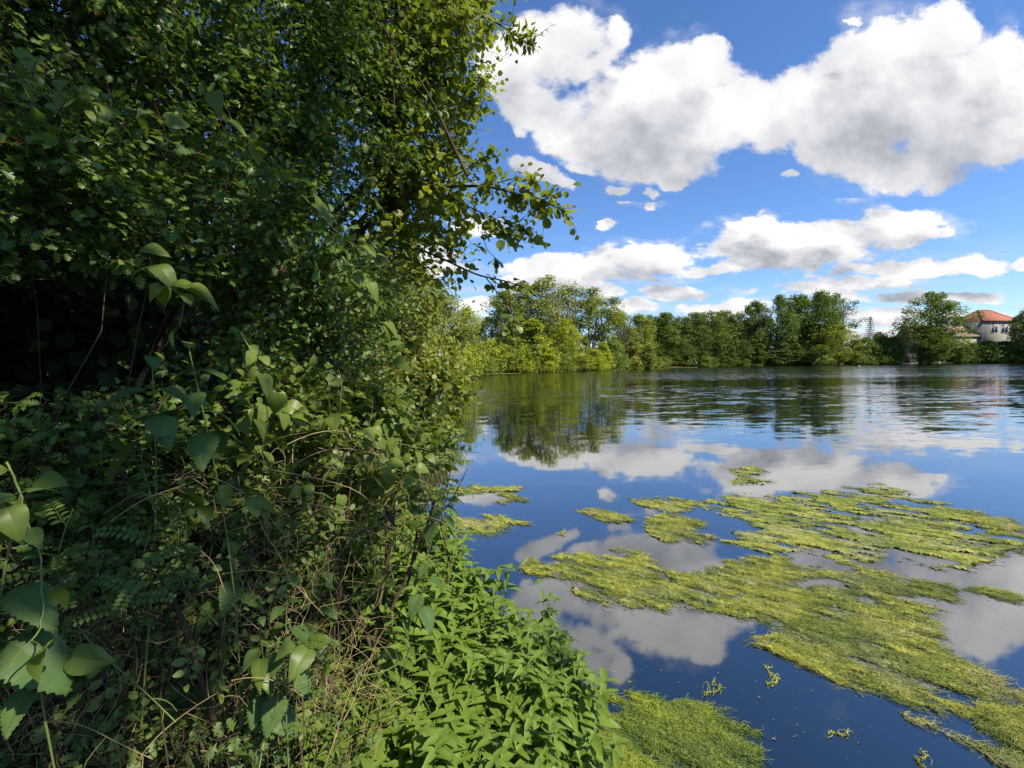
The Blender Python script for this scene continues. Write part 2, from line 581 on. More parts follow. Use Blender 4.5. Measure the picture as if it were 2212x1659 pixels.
def water_mat():
    mt = bpy.data.materials.new('lake_water')
    mt.use_nodes = True
    k = NT(mt.node_tree)
    k.n.clear()
    out = k.new('ShaderNodeOutputMaterial')
    g = k.new('ShaderNodeNewGeometry')
    pos = g.outputs['Position']
    s = k.sep(pos)
    # ripples: long crests lying across the wind, in patches where a breeze touches the lake
    p1 = k.vec('MULTIPLY', pos, (0.45, 1.3, 1.0))
    c1 = k.vec('SUBTRACT', k.noise(p1, 1.5, 2.0, 0.5, color=True, dist=0.3), (0.5, 0.5, 0.5))
    c2 = k.vec('SUBTRACT', k.noise(p1, 6.0, 2.0, 0.5, color=True), (0.5, 0.5, 0.5))
    dist = k.vec('LENGTH', pos)
    patch = k.noise(k.vec('MULTIPLY', pos, (0.011, 0.05, 1.0)), 1.0, 3.0, 0.5)
    breeze = k.math('MULTIPLY', k.rng(patch, 0.38, 0.58, 0.22, 1.05, smooth=True), k.rng(dist, 8.0, 40.0, 0.04, 1.0, smooth=True))
    breeze = k.math('ADD', breeze, k.rng(dist, 50.0, 90.0, 0.0, 1.1, smooth=True))
    sl = k.vec('ADD', c1, k.scale(c2, 0.7))
    sl = k.vec('MULTIPLY', k.scale(sl, breeze), (0.10, 0.36, 0.0))
    # seen at a grazing angle only the wave sides that face the near bank show: those slopes win with distance
    ss = k.sep(sl)
    far = k.rng(dist, 15.0, 60.0, smooth=True)
    face = k.math('MULTIPLY', k.math('ABSOLUTE', ss[1]), -1.0)
    sy = k.math('ADD', k.math('MULTIPLY', ss[1], k.math('SUBTRACT', 1.0, far)), k.math('MULTIPLY', face, far))
    nrm = k.vec('NORMALIZE', k.comb(ss[0], sy, 1.0))
    cosv = k.math('ABSOLUTE', k.vec('DOT_PRODUCT', g.outputs['Incoming'], nrm))
    graze = k.math('SUBTRACT', 1.0, cosv, clamp=True)
    refl = k.math('MULTIPLY_ADD', k.math('POWER', graze, 1.75), 0.88, 0.11, clamp=True)
    gl = k.new('ShaderNodeBsdfGlossy')
    gl.inputs['Roughness'].default_value = 0.03
    k.l.new(nrm, gl.inputs['Normal'])
    df = k.new('ShaderNodeBsdfDiffuse')
    df.inputs['Color'].default_value = (0.007, 0.013, 0.017, 1)
    tr = k.new('ShaderNodeBsdfTransparent')
    tr.inputs['Color'].default_value = (0.45, 0.68, 0.66, 1)
    body = k.new('ShaderNodeMixShader')
    body.inputs[0].default_value = 0.55
    k.l.new(df.outputs[0], body.inputs[1])
    k.l.new(tr.outputs[0], body.inputs[2])
    mx = k.new('ShaderNodeMixShader')
    k.l.new(refl, mx.inputs[0])
    k.l.new(body.outputs[0], mx.inputs[1])
    k.l.new(gl.outputs[0], mx.inputs[2])
    k.l.new(mx.outputs[0], out.inputs['Surface'])
    return mt


M_WATER = water_mat()


def ground_mat():
    mt, k, b = principled('bank_soil', 0.95, 0.1)
    g = k.new('ShaderNodeNewGeometry')
    pos = g.outputs['Position']
    n1 = k.noise(pos, 3.0, 6.0, 0.6)
    n2 = k.noise(pos, 25.0, 4.0, 0.6)
    c = k.mix(k.rng(n1, .35, .65), (.035, .028, .017), (.05, .06, .02))
    c = k.mix(k.rng(n2, .45, .7, 0, .6), c, (.10, .08, .045))
    z = k.sep(pos)[2]
    c = k.mix(k.rng(z, -0.05, -0.6), c, (.004, .010, .014))
    k.l.new(c, b.inputs['Base Color'])
    bp = k.new('ShaderNodeBump')
    bp.inputs['Strength'].default_value = 0.6
    bp.inputs['Distance'].default_value = 0.03
    k.l.new(n2, bp.inputs['Height'])
    k.l.new(bp.outputs[0], b.inputs['Normal'])
    return mt


M_GROUND = ground_mat()

# ------------------------------------------------------------------ lake and ground
SHORE = np.array([(30, -30), (10, -8), (4, -2.2), (1.9, 0.2), (1.15, 1.2), (0.55, 2.1), (0.0, 2.9), (-0.5, 3.8), (-0.95, 5), (-1.7, 8),
                  (-3.0, 14), (-5.2, 25), (-8.2, 42), (-11, 62), (-15, 80), (-13, 92), (-3, 99), (10, 106), (24, 116), (42, 134), (60, 148), (85, 158),
                  (113, 162), (140, 160), (168, 153), (200, 140), (240, 100), (230, 20), (150, -30)], float)


def sdf_poly(p, poly):
    """signed distance, negative inside"""
    p = np.asarray(p, float)
    d = np.full(len(p), 1e18)
    inside = np.zeros(len(p), bool)
    n = len(poly)
    for i in range(n):
        a, b = poly[i], poly[(i + 1) % n]
        e = b - a
        w = p - a
        t = np.clip((w @ e) / max(e @ e, 1e-12), 0, 1)
        q = w - t[:, None] * e
        d = np.minimum(d, (q ** 2).sum(1))
        c = ((a[1] <= p[:, 1]) & (b[1] > p[:, 1])) | ((b[1] <= p[:, 1]) & (a[1] > p[:, 1]))
        with np.errstate(divide='ignore', invalid='ignore'):
            xi = a[0] + (p[:, 1] - a[1]) / (b[1] - a[1]) * e[0]
        inside ^= c & (p[:, 0] < xi)
    d = np.sqrt(d)
    return np.where(inside, -d, d)


def ground_height(xy):
    d = sdf_poly(xy, SHORE)
    r = np.linalg.norm(xy, axis=1)
    rise = 0.22 + 0.5 * np.clip(r / 60, 0, 1)
    near = np.interp(d, [-6, -1.2, -0.15, 0.0, 0.12, 0.5, 1.2, 4], [-2.2, -1.1, -0.35, -0.06, 0.10, 0.26, 0.45, 0.6])
    far = np.interp(d, [-6, -1.2, 0.0, 0.7, 4, 30, 200], [-2.2, -0.8, -0.06, 0.15, 0.6, 1.6, 3.0])
    w = np.clip((r - 6) / 10, 0, 1)
    return near * (1 - w) + far * w


def make_ground():
    rr = np.concatenate([[0.0], np.geomspace(0.15, 12, 60), np.linspace(12.7, 60, 70)[0:], np.linspace(60.7, 190, 150), np.geomspace(195, 3500, 14)])
    nA = 420
    th = np.linspace(0, 2 * math.pi, nA, endpoint=False)
    rg, tg = np.meshgrid(rr, th, indexing='ij')
    xy = np.stack([rg * np.sin(tg), rg * np.cos(tg)], -1).reshape(-1, 2)
    z = ground_height(xy)
    i, j = np.meshgrid(np.arange(len(rr) - 1), np.arange(nA), indexing='ij')
    j1 = (j + 1) % nA
    f = np.stack([i * nA + j, (i + 1) * nA + j, (i + 1) * nA + j1, i * nA + j1], -1).reshape(-1, 4)[:, ::-1]
    o = link_mesh('ground', np.column_stack([xy, z]), f, M_GROUND, smooth=True)
    tag(o, kind='structure')


make_ground()
wv = np.array([(-60, -60, 0), (300, -60, 0), (300, 220, 0), (-60, 220, 0)], float)
tag(link_mesh('water', wv, np.array([(0, 1, 2, 3)]), M_WATER), kind='structure')


# ------------------------------------------------------------------ trees and shrubs of the far shores
def far_leaf_mat(name, lo, hi, trans=0.32, yellow=1.0):
    mt, k, b = principled(name, 0.55, 0.25)
    a = k.new('ShaderNodeAttribute', attribute_name='tint')
    oi = k.new('ShaderNodeObjectInfo')
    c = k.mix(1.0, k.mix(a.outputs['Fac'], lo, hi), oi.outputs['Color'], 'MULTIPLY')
    k.l.new(c, b.inputs['Base Color'])
    tr = k.new('ShaderNodeBsdfTranslucent')
    k.l.new(k.mix(1.0, c, (1.4 * yellow, 1.3, 0.5), 'MULTIPLY'), tr.inputs['Color'])
    mx = k.new('ShaderNodeMixShader')
    mx.inputs[0].default_value = trans
    k.l.new(b.outputs[0], mx.inputs[1])
    k.l.new(tr.outputs[0], mx.inputs[2])
    k.l.new(mx.outputs[0], k.n['Material Output'].inputs['Surface'])
    return mt


M_FAR = far_leaf_mat('far_foliage', (.150, .205, .038), (.29, .325, .068))
PROFILES = {
    'round': lambda t: math.sin(math.pi * min(1, max(0, t)) ** .85) ** .55,
    'poplar': lambda t: (min(1, t * 4 + .2) * (1 - t ** 3.2)) ** .5,
    'airy': lambda t: (min(1, t * 2.2) ** .8) * (max(0, 1 - t ** 3)) ** .55,
    'cone': lambda t: (min(1, t * 6)) * (1 - t) ** .7 + .06,
    'shrub': lambda t: (max(0, 1 - t ** 2.2)) ** .55,
    'willow': lambda t: (max(0, 1 - t ** 2.0)) ** .6,
}


def curve_pts(a, b, k, sag, wob):
    """K points from a to b (N,3), bowed by sag and shaken a little"""
    t = np.linspace(0, 1, k)[None, :, None]
    a, b = np.asarray(a, float)[:, None], np.asarray(b, float)[:, None]
    p = a + (b - a) * t
    L = np.linalg.norm(b - a, axis=-1, keepdims=True)
    p[..., 2:3] += sag * L * np.sin(t * math.pi)
    off = rng.normal(size=(len(p), 1, 3)) * wob * L
    off2 = rng.normal(size=(len(p), 1, 3)) * wob * L * .5
    return p + off * np.sin(t * math.pi) + off2 * np.sin(2 * t * math.pi)


def make_far_tree(kind, name, h=20.0, w=10.0, base=0.25, clumps=90, per=96, leaf=0.294, clump_r=1.1, trunks=1, bark=M_BARK, flat=1.0, droop=0.0):
    """a tree of its own: Empty > trunk, crown"""
    root = thing(name, (0, 0, 0), 'tree', 'tree')
    prof = PROFILES[kind]
    t = rng.random(clumps) ** .9
    # a few big boughs so that the outline is uneven
    boughs = rng.random(7) * 2 * math.pi
    th = boughs[rng.integers(0, 7, clumps)] + rng.normal(size=clumps) * .45
    bough_gain = .75 + .35 * np.sin(th * 3 + rng.random() * 6) * rng.random()
    r = np.sqrt(rng.random(clumps)) * .98 * np.array([prof(x) for x in t]) * w / 2 * bough_gain
    c = np.stack([np.cos(th) * r, np.sin(th) * r, h * (base + (1 - base) * t)], -1)
    c[:, 2] += rng.normal(size=clumps) * h * .015
    cr = clump_r * (0.6 + .8 * rng.random(clumps)) * (1.05 - .35 * t)
    g = Geo()
    n = clumps * per
    ci = np.repeat(np.arange(clumps), per)
    d = rand_unit(n)
    rad = (0.35 + .75 * rng.random(n) ** .6)
    pos = c[ci] + d * (cr[ci] * rad)[:, None] * np.array([1, 1, flat])
    pos[:, 2] -= droop * rng.random(n) ** 2 * cr[ci] * 2.2
    pos[:, 2] = np.maximum(pos[:, 2], .1)
    axis = unit(d + rng.normal(size=(n, 3)) * .6 - np.array([0, 0, .35 + droop]))
    nrm = unit(d * .9 + np.array([0, 0, .45]) + rng.normal(size=(n, 3)) * .55)
    tint = np.clip(.5 + rng.normal(size=clumps)[ci] * .16 + rng.normal(size=n) * .16, 0, 1)
    g.leaves(L_CLUMP, pos, axis, nrm, leaf * (.6 + .8 * rng.random(n)), tint, .2)
    g.build('crown', M_FAR, root)
    # trunk and limbs
    b = Geo()
    for q in range(trunks):
        off = np.array([rng.normal() * .5, rng.normal() * .5, 0]) * (trunks > 1) * w * .12
        top = np.array([off[0] * 1.8 + rng.normal() * .3, off[1] * 1.8 + rng.normal() * .3, h * .93])
        p = curve_pts([off - [0, 0, .4]], [top], 9, 0, .012)
        rad = np.linspace(h * .016, h * .003, 9)[None] / math.sqrt(trunks)
        b.tubes(p, rad, 6)
        sel = np.arange(q, clumps, trunks)
        sel = sel[rng.random(len(sel)) < .75]
        if len(sel):
            tz = np.clip((c[sel, 2] / h - .16 - .1 * rng.random(len(sel))), .04, .9)
            idx = tz / .93 * 8
            i0 = np.clip(idx.astype(int), 0, 7)
            fr = (idx - i0)[:, None]
            st = p[0, i0] * (1 - fr) + p[0, i0 + 1] * fr
            b.tubes(curve_pts(st, c[sel], 6, .07, .05), np.linspace(1, .25, 6)[None] * (h * .0042 * (1.1 - tz))[:, None], 4)
    b.build('trunk', bark, root, smooth=True)
    return root


def base_z(x, y):
    return float(ground_height(np.array([[x, y]]))[0])


PROTO = {}


def proto(key, *a, **kw):
    r = make_far_tree(*a, **kw)
    PROTO[key] = [r, False, kw.get('h', 20.0), kw.get('w', 10.0)]


proto('airy1', 'airy', 'poplar_tree', h=22, w=12, base=.34, clumps=95, per=73, leaf=0.280, clump_r=1.15, trunks=2, bark=M_PALEBARK)
proto('airy2', 'airy', 'poplar_tree', h=22, w=11, base=.42, clumps=80, per=70, leaf=0.266, clump_r=1.1, trunks=3, bark=M_PALEBARK)
proto('pop1', 'poplar', 'poplar_tree', h=21, w=9, base=.06, clumps=130, per=76, leaf=0.294, clump_r=1.2)
proto('pop2', 'airy', 'poplar_tree', h=21, w=9, base=.14, clumps=120, per=76, leaf=0.294, clump_r=1.1, bark=M_PALEBARK)
proto('round1', 'round', 'broadleaf_tree', h=18, w=15, base=.06, clumps=150, per=80, leaf=0.294, clump_r=1.2)
proto('round2', 'round', 'broadleaf_tree', h=18, w=14, base=.16, clumps=140, per=80, leaf=0.280, clump_r=1.15, trunks=2)
proto('cone1', 'cone', 'broadleaf_tree', h=12, w=8, base=.02, clumps=110, per=70, leaf=0.252, clump_r=.8, flat=.45, droop=.25)
proto('shrub1', 'shrub', 'shrub', h=5, w=6, base=.0, clumps=80, per=73, leaf=0.182, clump_r=.6)
proto('shrub2', 'shrub', 'shrub', h=5, w=5, base=.0, clumps=70, per=73, leaf=0.168, clump_r=.55, flat=.55)
proto('willow1', 'willow', 'willow_tree', h=8, w=7, base=.0, clumps=95, per=83, leaf=0.210, clump_r=.75, droop=.7)

LIT, MID, SHADED, YEL, SILV, PALE = (1.12, 1.08, .85, 1), (.9, .95, .85, 1), (.72, .82, .78, 1), (1.55, 1.45, .62, 1), (1.05, 1.15, 1.25, 1), (1.25, 1.2, 1.0, 1)  # crown tints: LIT puts sun, the darker ones shade, into the leaf colour
rnd = random.Random(5)


def plant(key, x, ytop, depth, wpx, label, cat, colour, group=None, name=None):
    """stand a tree where its foot would show at column x: its top reaches row ytop, its crown is wpx wide"""
    rec = PROTO[key]
    d = ray(x, 790)
    X, Y = d.x * depth / d.y, depth
    z = max(base_z(X, Y), -0.1)
    top = CAM_H + ray(x, ytop).z * depth
    sz = (top - z) / rec[2] / 1.02
    sx = 1.72 * wpx / FPX * depth / rec[3]
    rz = rnd.random() * 6.28
    if not rec[1]:
        o = rec[0]
        rec[1] = True
        o.location = (X, Y, z)
        o.rotation_euler = (0, 0, rz)
        o.scale = (sx, sx, sz)
        o['label'] = label
        if group:
            o['group'] = group
    else:
        o = copy_tree(rec[0], (X, Y, z), rz, (sx, sx, sz), label)
        if group:
            o['group'] = group
        elif 'group' in o:
            del o['group']
    o['category'] = cat
    if name:
        o.name = name
    for ch in o.children:
        if ch.name.startswith('crown'):
            v = .92 + .16 * rnd.random()
            ch.color = (colour[0] * v, colour[1] * v, colour[2] * v, 1)
    return o


# western far shore, sunlit
plant('airy1', 1185, 603, 112, 125, 'tall airy poplar with the highest sunlit crown of the shore grove', 'tree', LIT)
plant('airy2', 1240, 617, 114, 110, 'tall poplar with a thin crown, just east of the highest poplar', 'tree', LIT)
plant('airy2', 1290, 640, 117, 110, 'bare-stemmed poplar with pale trunks and sky showing between them', 'tree', LIT)
plant('airy1', 1130, 612, 116, 100, 'airy poplar half hidden behind the hanging alder twigs', 'tree', LIT)
plant('round2', 1090, 632, 110, 90, 'dark green round tree at the western end of the poplar grove', 'tree', MID)
plant('cone1', 1118, 685, 104, 80, 'deep green pointed tree below the airy poplars', 'tree', MID)
plant('cone1', 1152, 690, 102, 88, 'bright yellow-green tree glowing in the sun by the far water', 'tree', YEL)
plant('round1', 1222, 690, 108, 66, 'yellow-green round tree under the bare poplar stems', 'tree', YEL)
plant('round2', 1340, 676, 124, 80, 'mid green tree where the sunlit grove meets the shaded one', 'tree', LIT)
plant('pop2', 1378, 680, 130, 60, 'slim green poplar beside the silvery willow', 'tree', LIT)
plant('willow1', 1326, 734, 118, 52, 'silvery grey-green willow bush standing at the far water edge', 'willow', SILV)
plant('shrub2', 1368, 738, 122, 50, 'brownish feathery shrub beside the silvery willow', 'shrub', (1.5, 1.2, 1.1, 1))
plant('shrub2', 1377, 779, 119, 20, 'small pale round bush at the water under the feathery shrub', 'shrub', PALE)
plant('cone1', 1400, 745, 121, 36, 'dark narrow shrub at the corner of the shaded shore', 'shrub', MID)
plant('shrub1', 1182, 758, 101, 56, 'round yellow-green bush at the far water edge under the bright tree', 'shrub', YEL)
plant('shrub2', 1250, 768, 106, 50, 'low bright green bush beside the reeds of the sunlit shore', 'shrub', LIT)
plant('cone1', 1262, 726, 113, 42, 'narrow green bush under the bare-stemmed poplar', 'shrub', LIT)
plant('shrub1', 1282, 756, 110, 52, 'leafy bush between the reeds and the silvery willow', 'shrub', YEL)
plant('cone1', 1302, 738, 112, 40, 'upright yellow-green bush touching the silvery willow', 'shrub', YEL)
for x, yt, dp, w in ((1070, 735, 98, 50), (1098, 748, 98, 46), (1130, 752, 99, 46), (1212, 745, 104, 44), (1160, 770, 99, 34), (1232, 740, 107, 46)):
    plant('shrub1', x, yt, dp, w, 'leafy bush in the undergrowth of the sunlit far shore', 'shrub', rnd.choice((LIT, YEL, LIT, MID)), 'undergrowth bushes of the sunlit far shore')
for x, yt, dp, w in ((1060, 668, 122, 100), (1310, 725, 135, 60), (1200, 665, 130, 80), (1365, 695, 145, 80)):
    plant('round1', x, yt + 18, dp, w, 'broad tree standing behind the sunlit poplar grove', 'tree', LIT, 'trees behind the sunlit grove')

# the shaded row in the middle, its shade put into darker tints
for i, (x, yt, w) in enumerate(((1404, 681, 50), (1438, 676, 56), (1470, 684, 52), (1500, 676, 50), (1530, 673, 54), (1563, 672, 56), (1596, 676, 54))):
    plant(('pop1', 'pop2')[i % 2], x, yt, 150 + i * 1.5, w, 'dark poplar in the even row along the shaded far shore', 'tree', SHADED, 'poplars of the shaded row')
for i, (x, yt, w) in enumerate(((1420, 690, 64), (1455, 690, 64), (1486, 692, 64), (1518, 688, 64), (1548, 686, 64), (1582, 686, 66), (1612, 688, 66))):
    plant('round2', x, yt + 4, 162 + i, w, 'dark tree closing the gaps behind the poplar row', 'tree', SHADED, 'trees behind the poplar row')
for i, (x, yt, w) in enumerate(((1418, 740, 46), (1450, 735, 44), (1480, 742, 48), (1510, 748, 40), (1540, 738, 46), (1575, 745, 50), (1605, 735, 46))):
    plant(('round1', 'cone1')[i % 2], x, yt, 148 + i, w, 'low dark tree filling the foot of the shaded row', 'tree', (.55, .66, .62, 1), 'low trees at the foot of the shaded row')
for i in range(4):
    plant('shrub1', 1385 + i * 16, 768 + rnd.random() * 6, 128 + i * 4, 30, 'dark bush in the corner between the sunlit and the shaded shore', 'shrub', MID, 'bushes in the shore corner')
for i in range(16):
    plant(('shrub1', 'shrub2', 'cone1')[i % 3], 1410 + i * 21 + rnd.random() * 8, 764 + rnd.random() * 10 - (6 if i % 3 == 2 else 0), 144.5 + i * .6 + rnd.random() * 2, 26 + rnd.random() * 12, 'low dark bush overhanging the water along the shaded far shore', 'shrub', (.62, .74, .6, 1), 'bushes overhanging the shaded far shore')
for i in range(9):
    plant(('shrub1', 'shrub2')[i % 2], 1040 + i * 30 + rnd.random() * 10, 772 + rnd.random() * 12, 99 + i * 1.6 + rnd.random() * 2, 30 + rnd.random() * 14, 'low leafy bush overhanging the water along the sunlit far shore', 'shrub', rnd.choice((LIT, YEL, MID)), 'bushes overhanging the sunlit far shore')
for i in range(7):
    plant(('shrub1', 'cone1')[i % 2], 1760 + i * 24 + rnd.random() * 8, 758 + rnd.random() * 12, 149 + rnd.random() * 2, 34 + rnd.random() * 14, 'low dark bush closing the shore under the conifer', 'shrub', (.62, .74, .6, 1), 'bushes closing the shore under the conifer')
plant('shrub2', 1526, 772, 143, 30, 'pale green bush at the water beside the dead snag', 'shrub', MID)

# the tall eastern clump, its shade put into darker tints too
for x, yt, w, lb, ky in ((1632, 653, 64, 'shorter dark tree at the western flank of the tall shaded clump', 'round2'),
                         (1680, 640, 74, 'tall dense tree in the west of the tall shaded clump', 'round1'),
                         (1722, 639, 66, 'tall tree with an upright crown in the middle of the shaded clump', 'pop2'),
                         (1762, 633, 78, 'tallest tree of the shaded clump with a domed crown', 'round2'),
                         (1806, 638, 80, 'tall tree with a ragged airy crown at the clump eastern edge', 'airy1')):
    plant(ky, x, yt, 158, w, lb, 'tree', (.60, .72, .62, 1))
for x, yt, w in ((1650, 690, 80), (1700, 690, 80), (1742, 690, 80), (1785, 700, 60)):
    plant('round1', x, yt, 166, w, 'dark tree packed behind the tall shaded clump', 'tree', SHADED, 'trees behind the tall clump')
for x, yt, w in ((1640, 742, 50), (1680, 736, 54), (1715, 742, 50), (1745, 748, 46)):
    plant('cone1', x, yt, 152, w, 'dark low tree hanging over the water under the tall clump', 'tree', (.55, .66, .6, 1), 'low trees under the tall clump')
plant('round1', 1805, 703, 150, 80, 'yellowish green round tree in front of the tall shaded clump', 'tree', (1.15, 1.08, .62, 1))
plant('shrub1', 1772, 746, 146, 52, 'low spreading bush at the water under the yellowish round tree', 'shrub', MID)
plant('willow1', 1900, 719, 152, 50, 'small drooping tree beside the sparse conifer', 'tree', (.75, .82, .7, 1))
for x, yt, w in ((1845, 735, 46), (1872, 730, 44), (1925, 730, 46), (1860, 752, 40), (1910, 750, 48)):
    plant('shrub1', x, yt, 150, w, 'dark green bush in the low hedge between the clump and the big single tree', 'shrub', (.62, .74, .6, 1), 'bushes of the low shore hedge')
plant('round1', 2006, 634, 148, 104, 'big broad tree standing alone before the red roofed building', 'tree', (.72, .82, .68, 1))
plant('round1', 1990, 706, 146, 90, 'dense low tree under the big single tree', 'tree', (.62, .74, .6, 1))
plant('round2', 1950, 694, 170, 16, 'purple leaved tree peeping out behind the big single tree', 'tree', (.45, .30, .55, 1))
for x, yt, w in ((2070, 742, 50), (2100, 742, 50), (2130, 737, 60), (2165, 738, 60), (2085, 752, 44), (2145, 748, 60), (2200, 740, 60), (2240, 725, 80)):
    plant('shrub1', x, yt, 146, w, 'dark bush in the hedge under the red roofed building', 'shrub', (.55, .68, .55, 1), 'bushes of the hedge under the building')
plant('round1', 2232, 660, 140, 70, 'dark tree at the edge of the view covering the building side', 'tree', (.55, .64, .55, 1))
plant('round1', 2330, 640, 140, 150, 'dark tree east of the red roofed building', 'tree', (.55, .64, .55, 1))

# the western bank between the hedge and the grove
for i, (x, yt, dp, w, ky, c, lb) in enumerate((
        (1015, 668, 78, 70, 'round2', YEL, 'yellow-green tree at the bend of the western bank'),
        (975, 640, 62, 90, 'airy1', LIT, 'sunlit tree on the western bank behind the hanging branch'),
        (925, 600, 50, 110, 'airy2', LIT, 'taller sunlit tree on the western bank next to the hedge'),
        (860, 560, 40, 150, 'round1', LIT, 'wide sunlit tree just beyond the near hedge'),
        (1040, 740, 84, 46, 'shrub1', LIT, 'leafy bush at the bay corner of the western bank'),
        (1000, 735, 66, 56, 'shrub1', YEL, 'yellow-green bush leaning over the bay'),
        (960, 725, 52, 66, 'shrub2', YEL, 'bright bush leaning over the water of the western bank'),
        (920, 715, 40, 80, 'shrub1', LIT, 'green bush on the western bank beyond the hedge'))):
    plant(ky, x, yt, dp, w, lb, 'shrub' if ky.startswith('shrub') else 'tree', c)
for key, rec in PROTO.items():
    assert rec[1], key


# sparse conifer
def conifer():
    root = thing('conifer', (0, 0, 0), 'sparse thin conifer with bare whorled boughs above the low hedge', 'tree')
    dp = 172
    d = ray(1878, 790)
    X = d.x * dp / d.y
    z = base_z(X, dp)
    top = CAM_H + ray(1878, 684).z * dp
    H = top - z
    root.location = (X, dp, z)
    b, g = Geo(), Geo()
    b.tubes([np.linspace([0, 0, -.3], [0, 0, H], 6)], np.linspace(.22, .03, 6)[None], 5)
    b.build('trunk', M_BARK, root)
    for lv in np.linspace(.45, .97, 13):
        n = 5
        a = rng.random() * 6.28 + np.arange(n) * 2 * math.pi / n
        L = (1.02 - lv) * H * .22 + .3
        st = np.tile([0, 0, lv * H], (n, 1))
        en = st + np.stack([np.cos(a) * L, np.sin(a) * L, np.full(n, .12 * L)], -1)
        g.tubes(curve_pts(st, en, 5, -.06, .03), np.linspace(.06, .02, 5)[None], 4, .2)
        m_ = 11
        t = rng.random((n, m_, 1)) ** .7
        p = (st[:, None] + (en - st)[:, None] * t).reshape(-1, 3)
        g.leaves(L_NARROW, p, unit(rng.normal(size=(n * m_, 3)) + [0, 0, -.2]), rand_unit(n * m_), .55, .3 + .3 * rng.random(n * m_))
    g.build('boughs', leaf_mat('conifer_needles', (.03, .055, .03), (.06, .09, .05), .15), root)


conifer()


# reeds, log, snag
def reeds():
    g = Geo()
    c = on_water(1232, 797)
    n = 900
    x = c.x + rng.normal(size=n) * 2.0
    y = c.y + 1.0 + rng.random(n) * 2.0
    p = np.stack([x, y, np.full(n, -.05)], -1)
    g.leaves(L_NARROW, p, unit(np.stack([rng.normal(size=n) * .15, rng.normal(size=n) * .15, np.ones(n)], -1)), rand_unit(n) * [1, 1, .1], 1.5 + .7 * rng.random(n), rng.random(n), .1)
    o = g.build('reed_bed', leaf_mat('reed_blades', (.07, .14, .03), (.13, .22, .05)))
    tag(o, 'low bed of bright green reeds at the sunlit far water edge', 'reeds')


reeds()


def deadwood(name, px, label, up_, parts):
    c = on_water(*px)
    b = Geo()
    for a, e, r in parts:
        b.tubes(curve_pts([np.array(c) + a], [np.array(c) + e], 7, .06, .05), np.linspace(r, r * .35, 7)[None], 6)
    tag(b.build(name, M_PALEBARK, smooth=True), label, 'dead wood')


deadwood('fallen_log', (1449, 793.5), 'pale fallen log lying half in the water under the shaded row', 0,
         [((-2.2, .4, 0), (2.0, .8, 1.1), .20), ((-1.4, .4, .2), (1.2, .4, .3), .13), ((.6, .5, .6), (1.7, .5, 1.8), .07)])
deadwood('dead_snag', (1505, 793), 'pale bent dead snag standing in the water of the shaded shore', 1,
         [((0, 0, -.3), (-.6, 0, 2.4), .22), ((-.3, 0, 1.6), (-1.5, .2, 3.1), .12), ((0, 0, .2), (.5, 0, 1.0), .12)])


# ------------------------------------------------------------------ the red roofed building and what stands by it
def box(g, x0, x1, y0, y1, z0, z1, tint=.5):
    v = np.array([(x, y, z) for z in (z0, z1) for y in (y0, y1) for x in (x0, x1)], float)
    f = np.array([(0, 2, 3, 1), (4, 5, 7, 6), (0, 1, 5, 4), (2, 6, 7, 3), (0, 4, 6, 2), (1, 3, 7, 5)])
    g.add(v, f, tint)


def wall_mat(name, lo, hi, rough=.9):
    mt, k, b = principled(name, rough, .2)
    g = k.new('ShaderNodeNewGeometry')
    n1 = k.noise(g.outputs['Position'], .6, 6, .65)
    k.l.new(k.mix(n1, lo, hi), b.inputs['Base Color'])
    return mt


def tile_mat(name, lo, hi):
    mt, k, b = principled(name, .8, .2)
    tc = k.new('ShaderNodeTexCoord')
    w = k.new('ShaderNodeTexWave', wave_type='BANDS', bands_direction='Z')
    w.inputs['Scale'].default_value = 1.2
    w.inputs['Distortion'].default_value = .6
    k.l.new(tc.outputs['Object'], w.inputs['Vector'])
    n1 = k.noise(tc.outputs['Object'], 1.4, 6, .7)
    k.l.new(k.mix(k.math('ADD', k.math('MULTIPLY', w.outputs['Fac'], .35), k.math('MULTIPLY', n1, .65)), lo, hi), b.inputs['Base Color'])
    return mt


M_RENDERED = wall_mat('pale_render', (.22, .20, .145), (.33, .30, .225))
M_GREYWALL = wall_mat('grey_render', (.16, .17, .18), (.28, .29, .29))  # chimney grey, also the shade tone of the building's side
M_TILE = tile_mat('red_tiles', (.26, .085, .05), (.42, .16, .09))
M_OLDTILE = tile_mat('weathered_tiles', (.17, .10, .08), (.30, .19, .15))
M_PANE = principled('window_glass', .08, .6)[0]
M_PANE.node_tree.nodes['Principled BSDF'].inputs['Base Color'].default_value = (.03, .025, .045, 1)
M_FRAME = wall_mat('painted_trim', (.55, .54, .48), (.72, .70, .62))


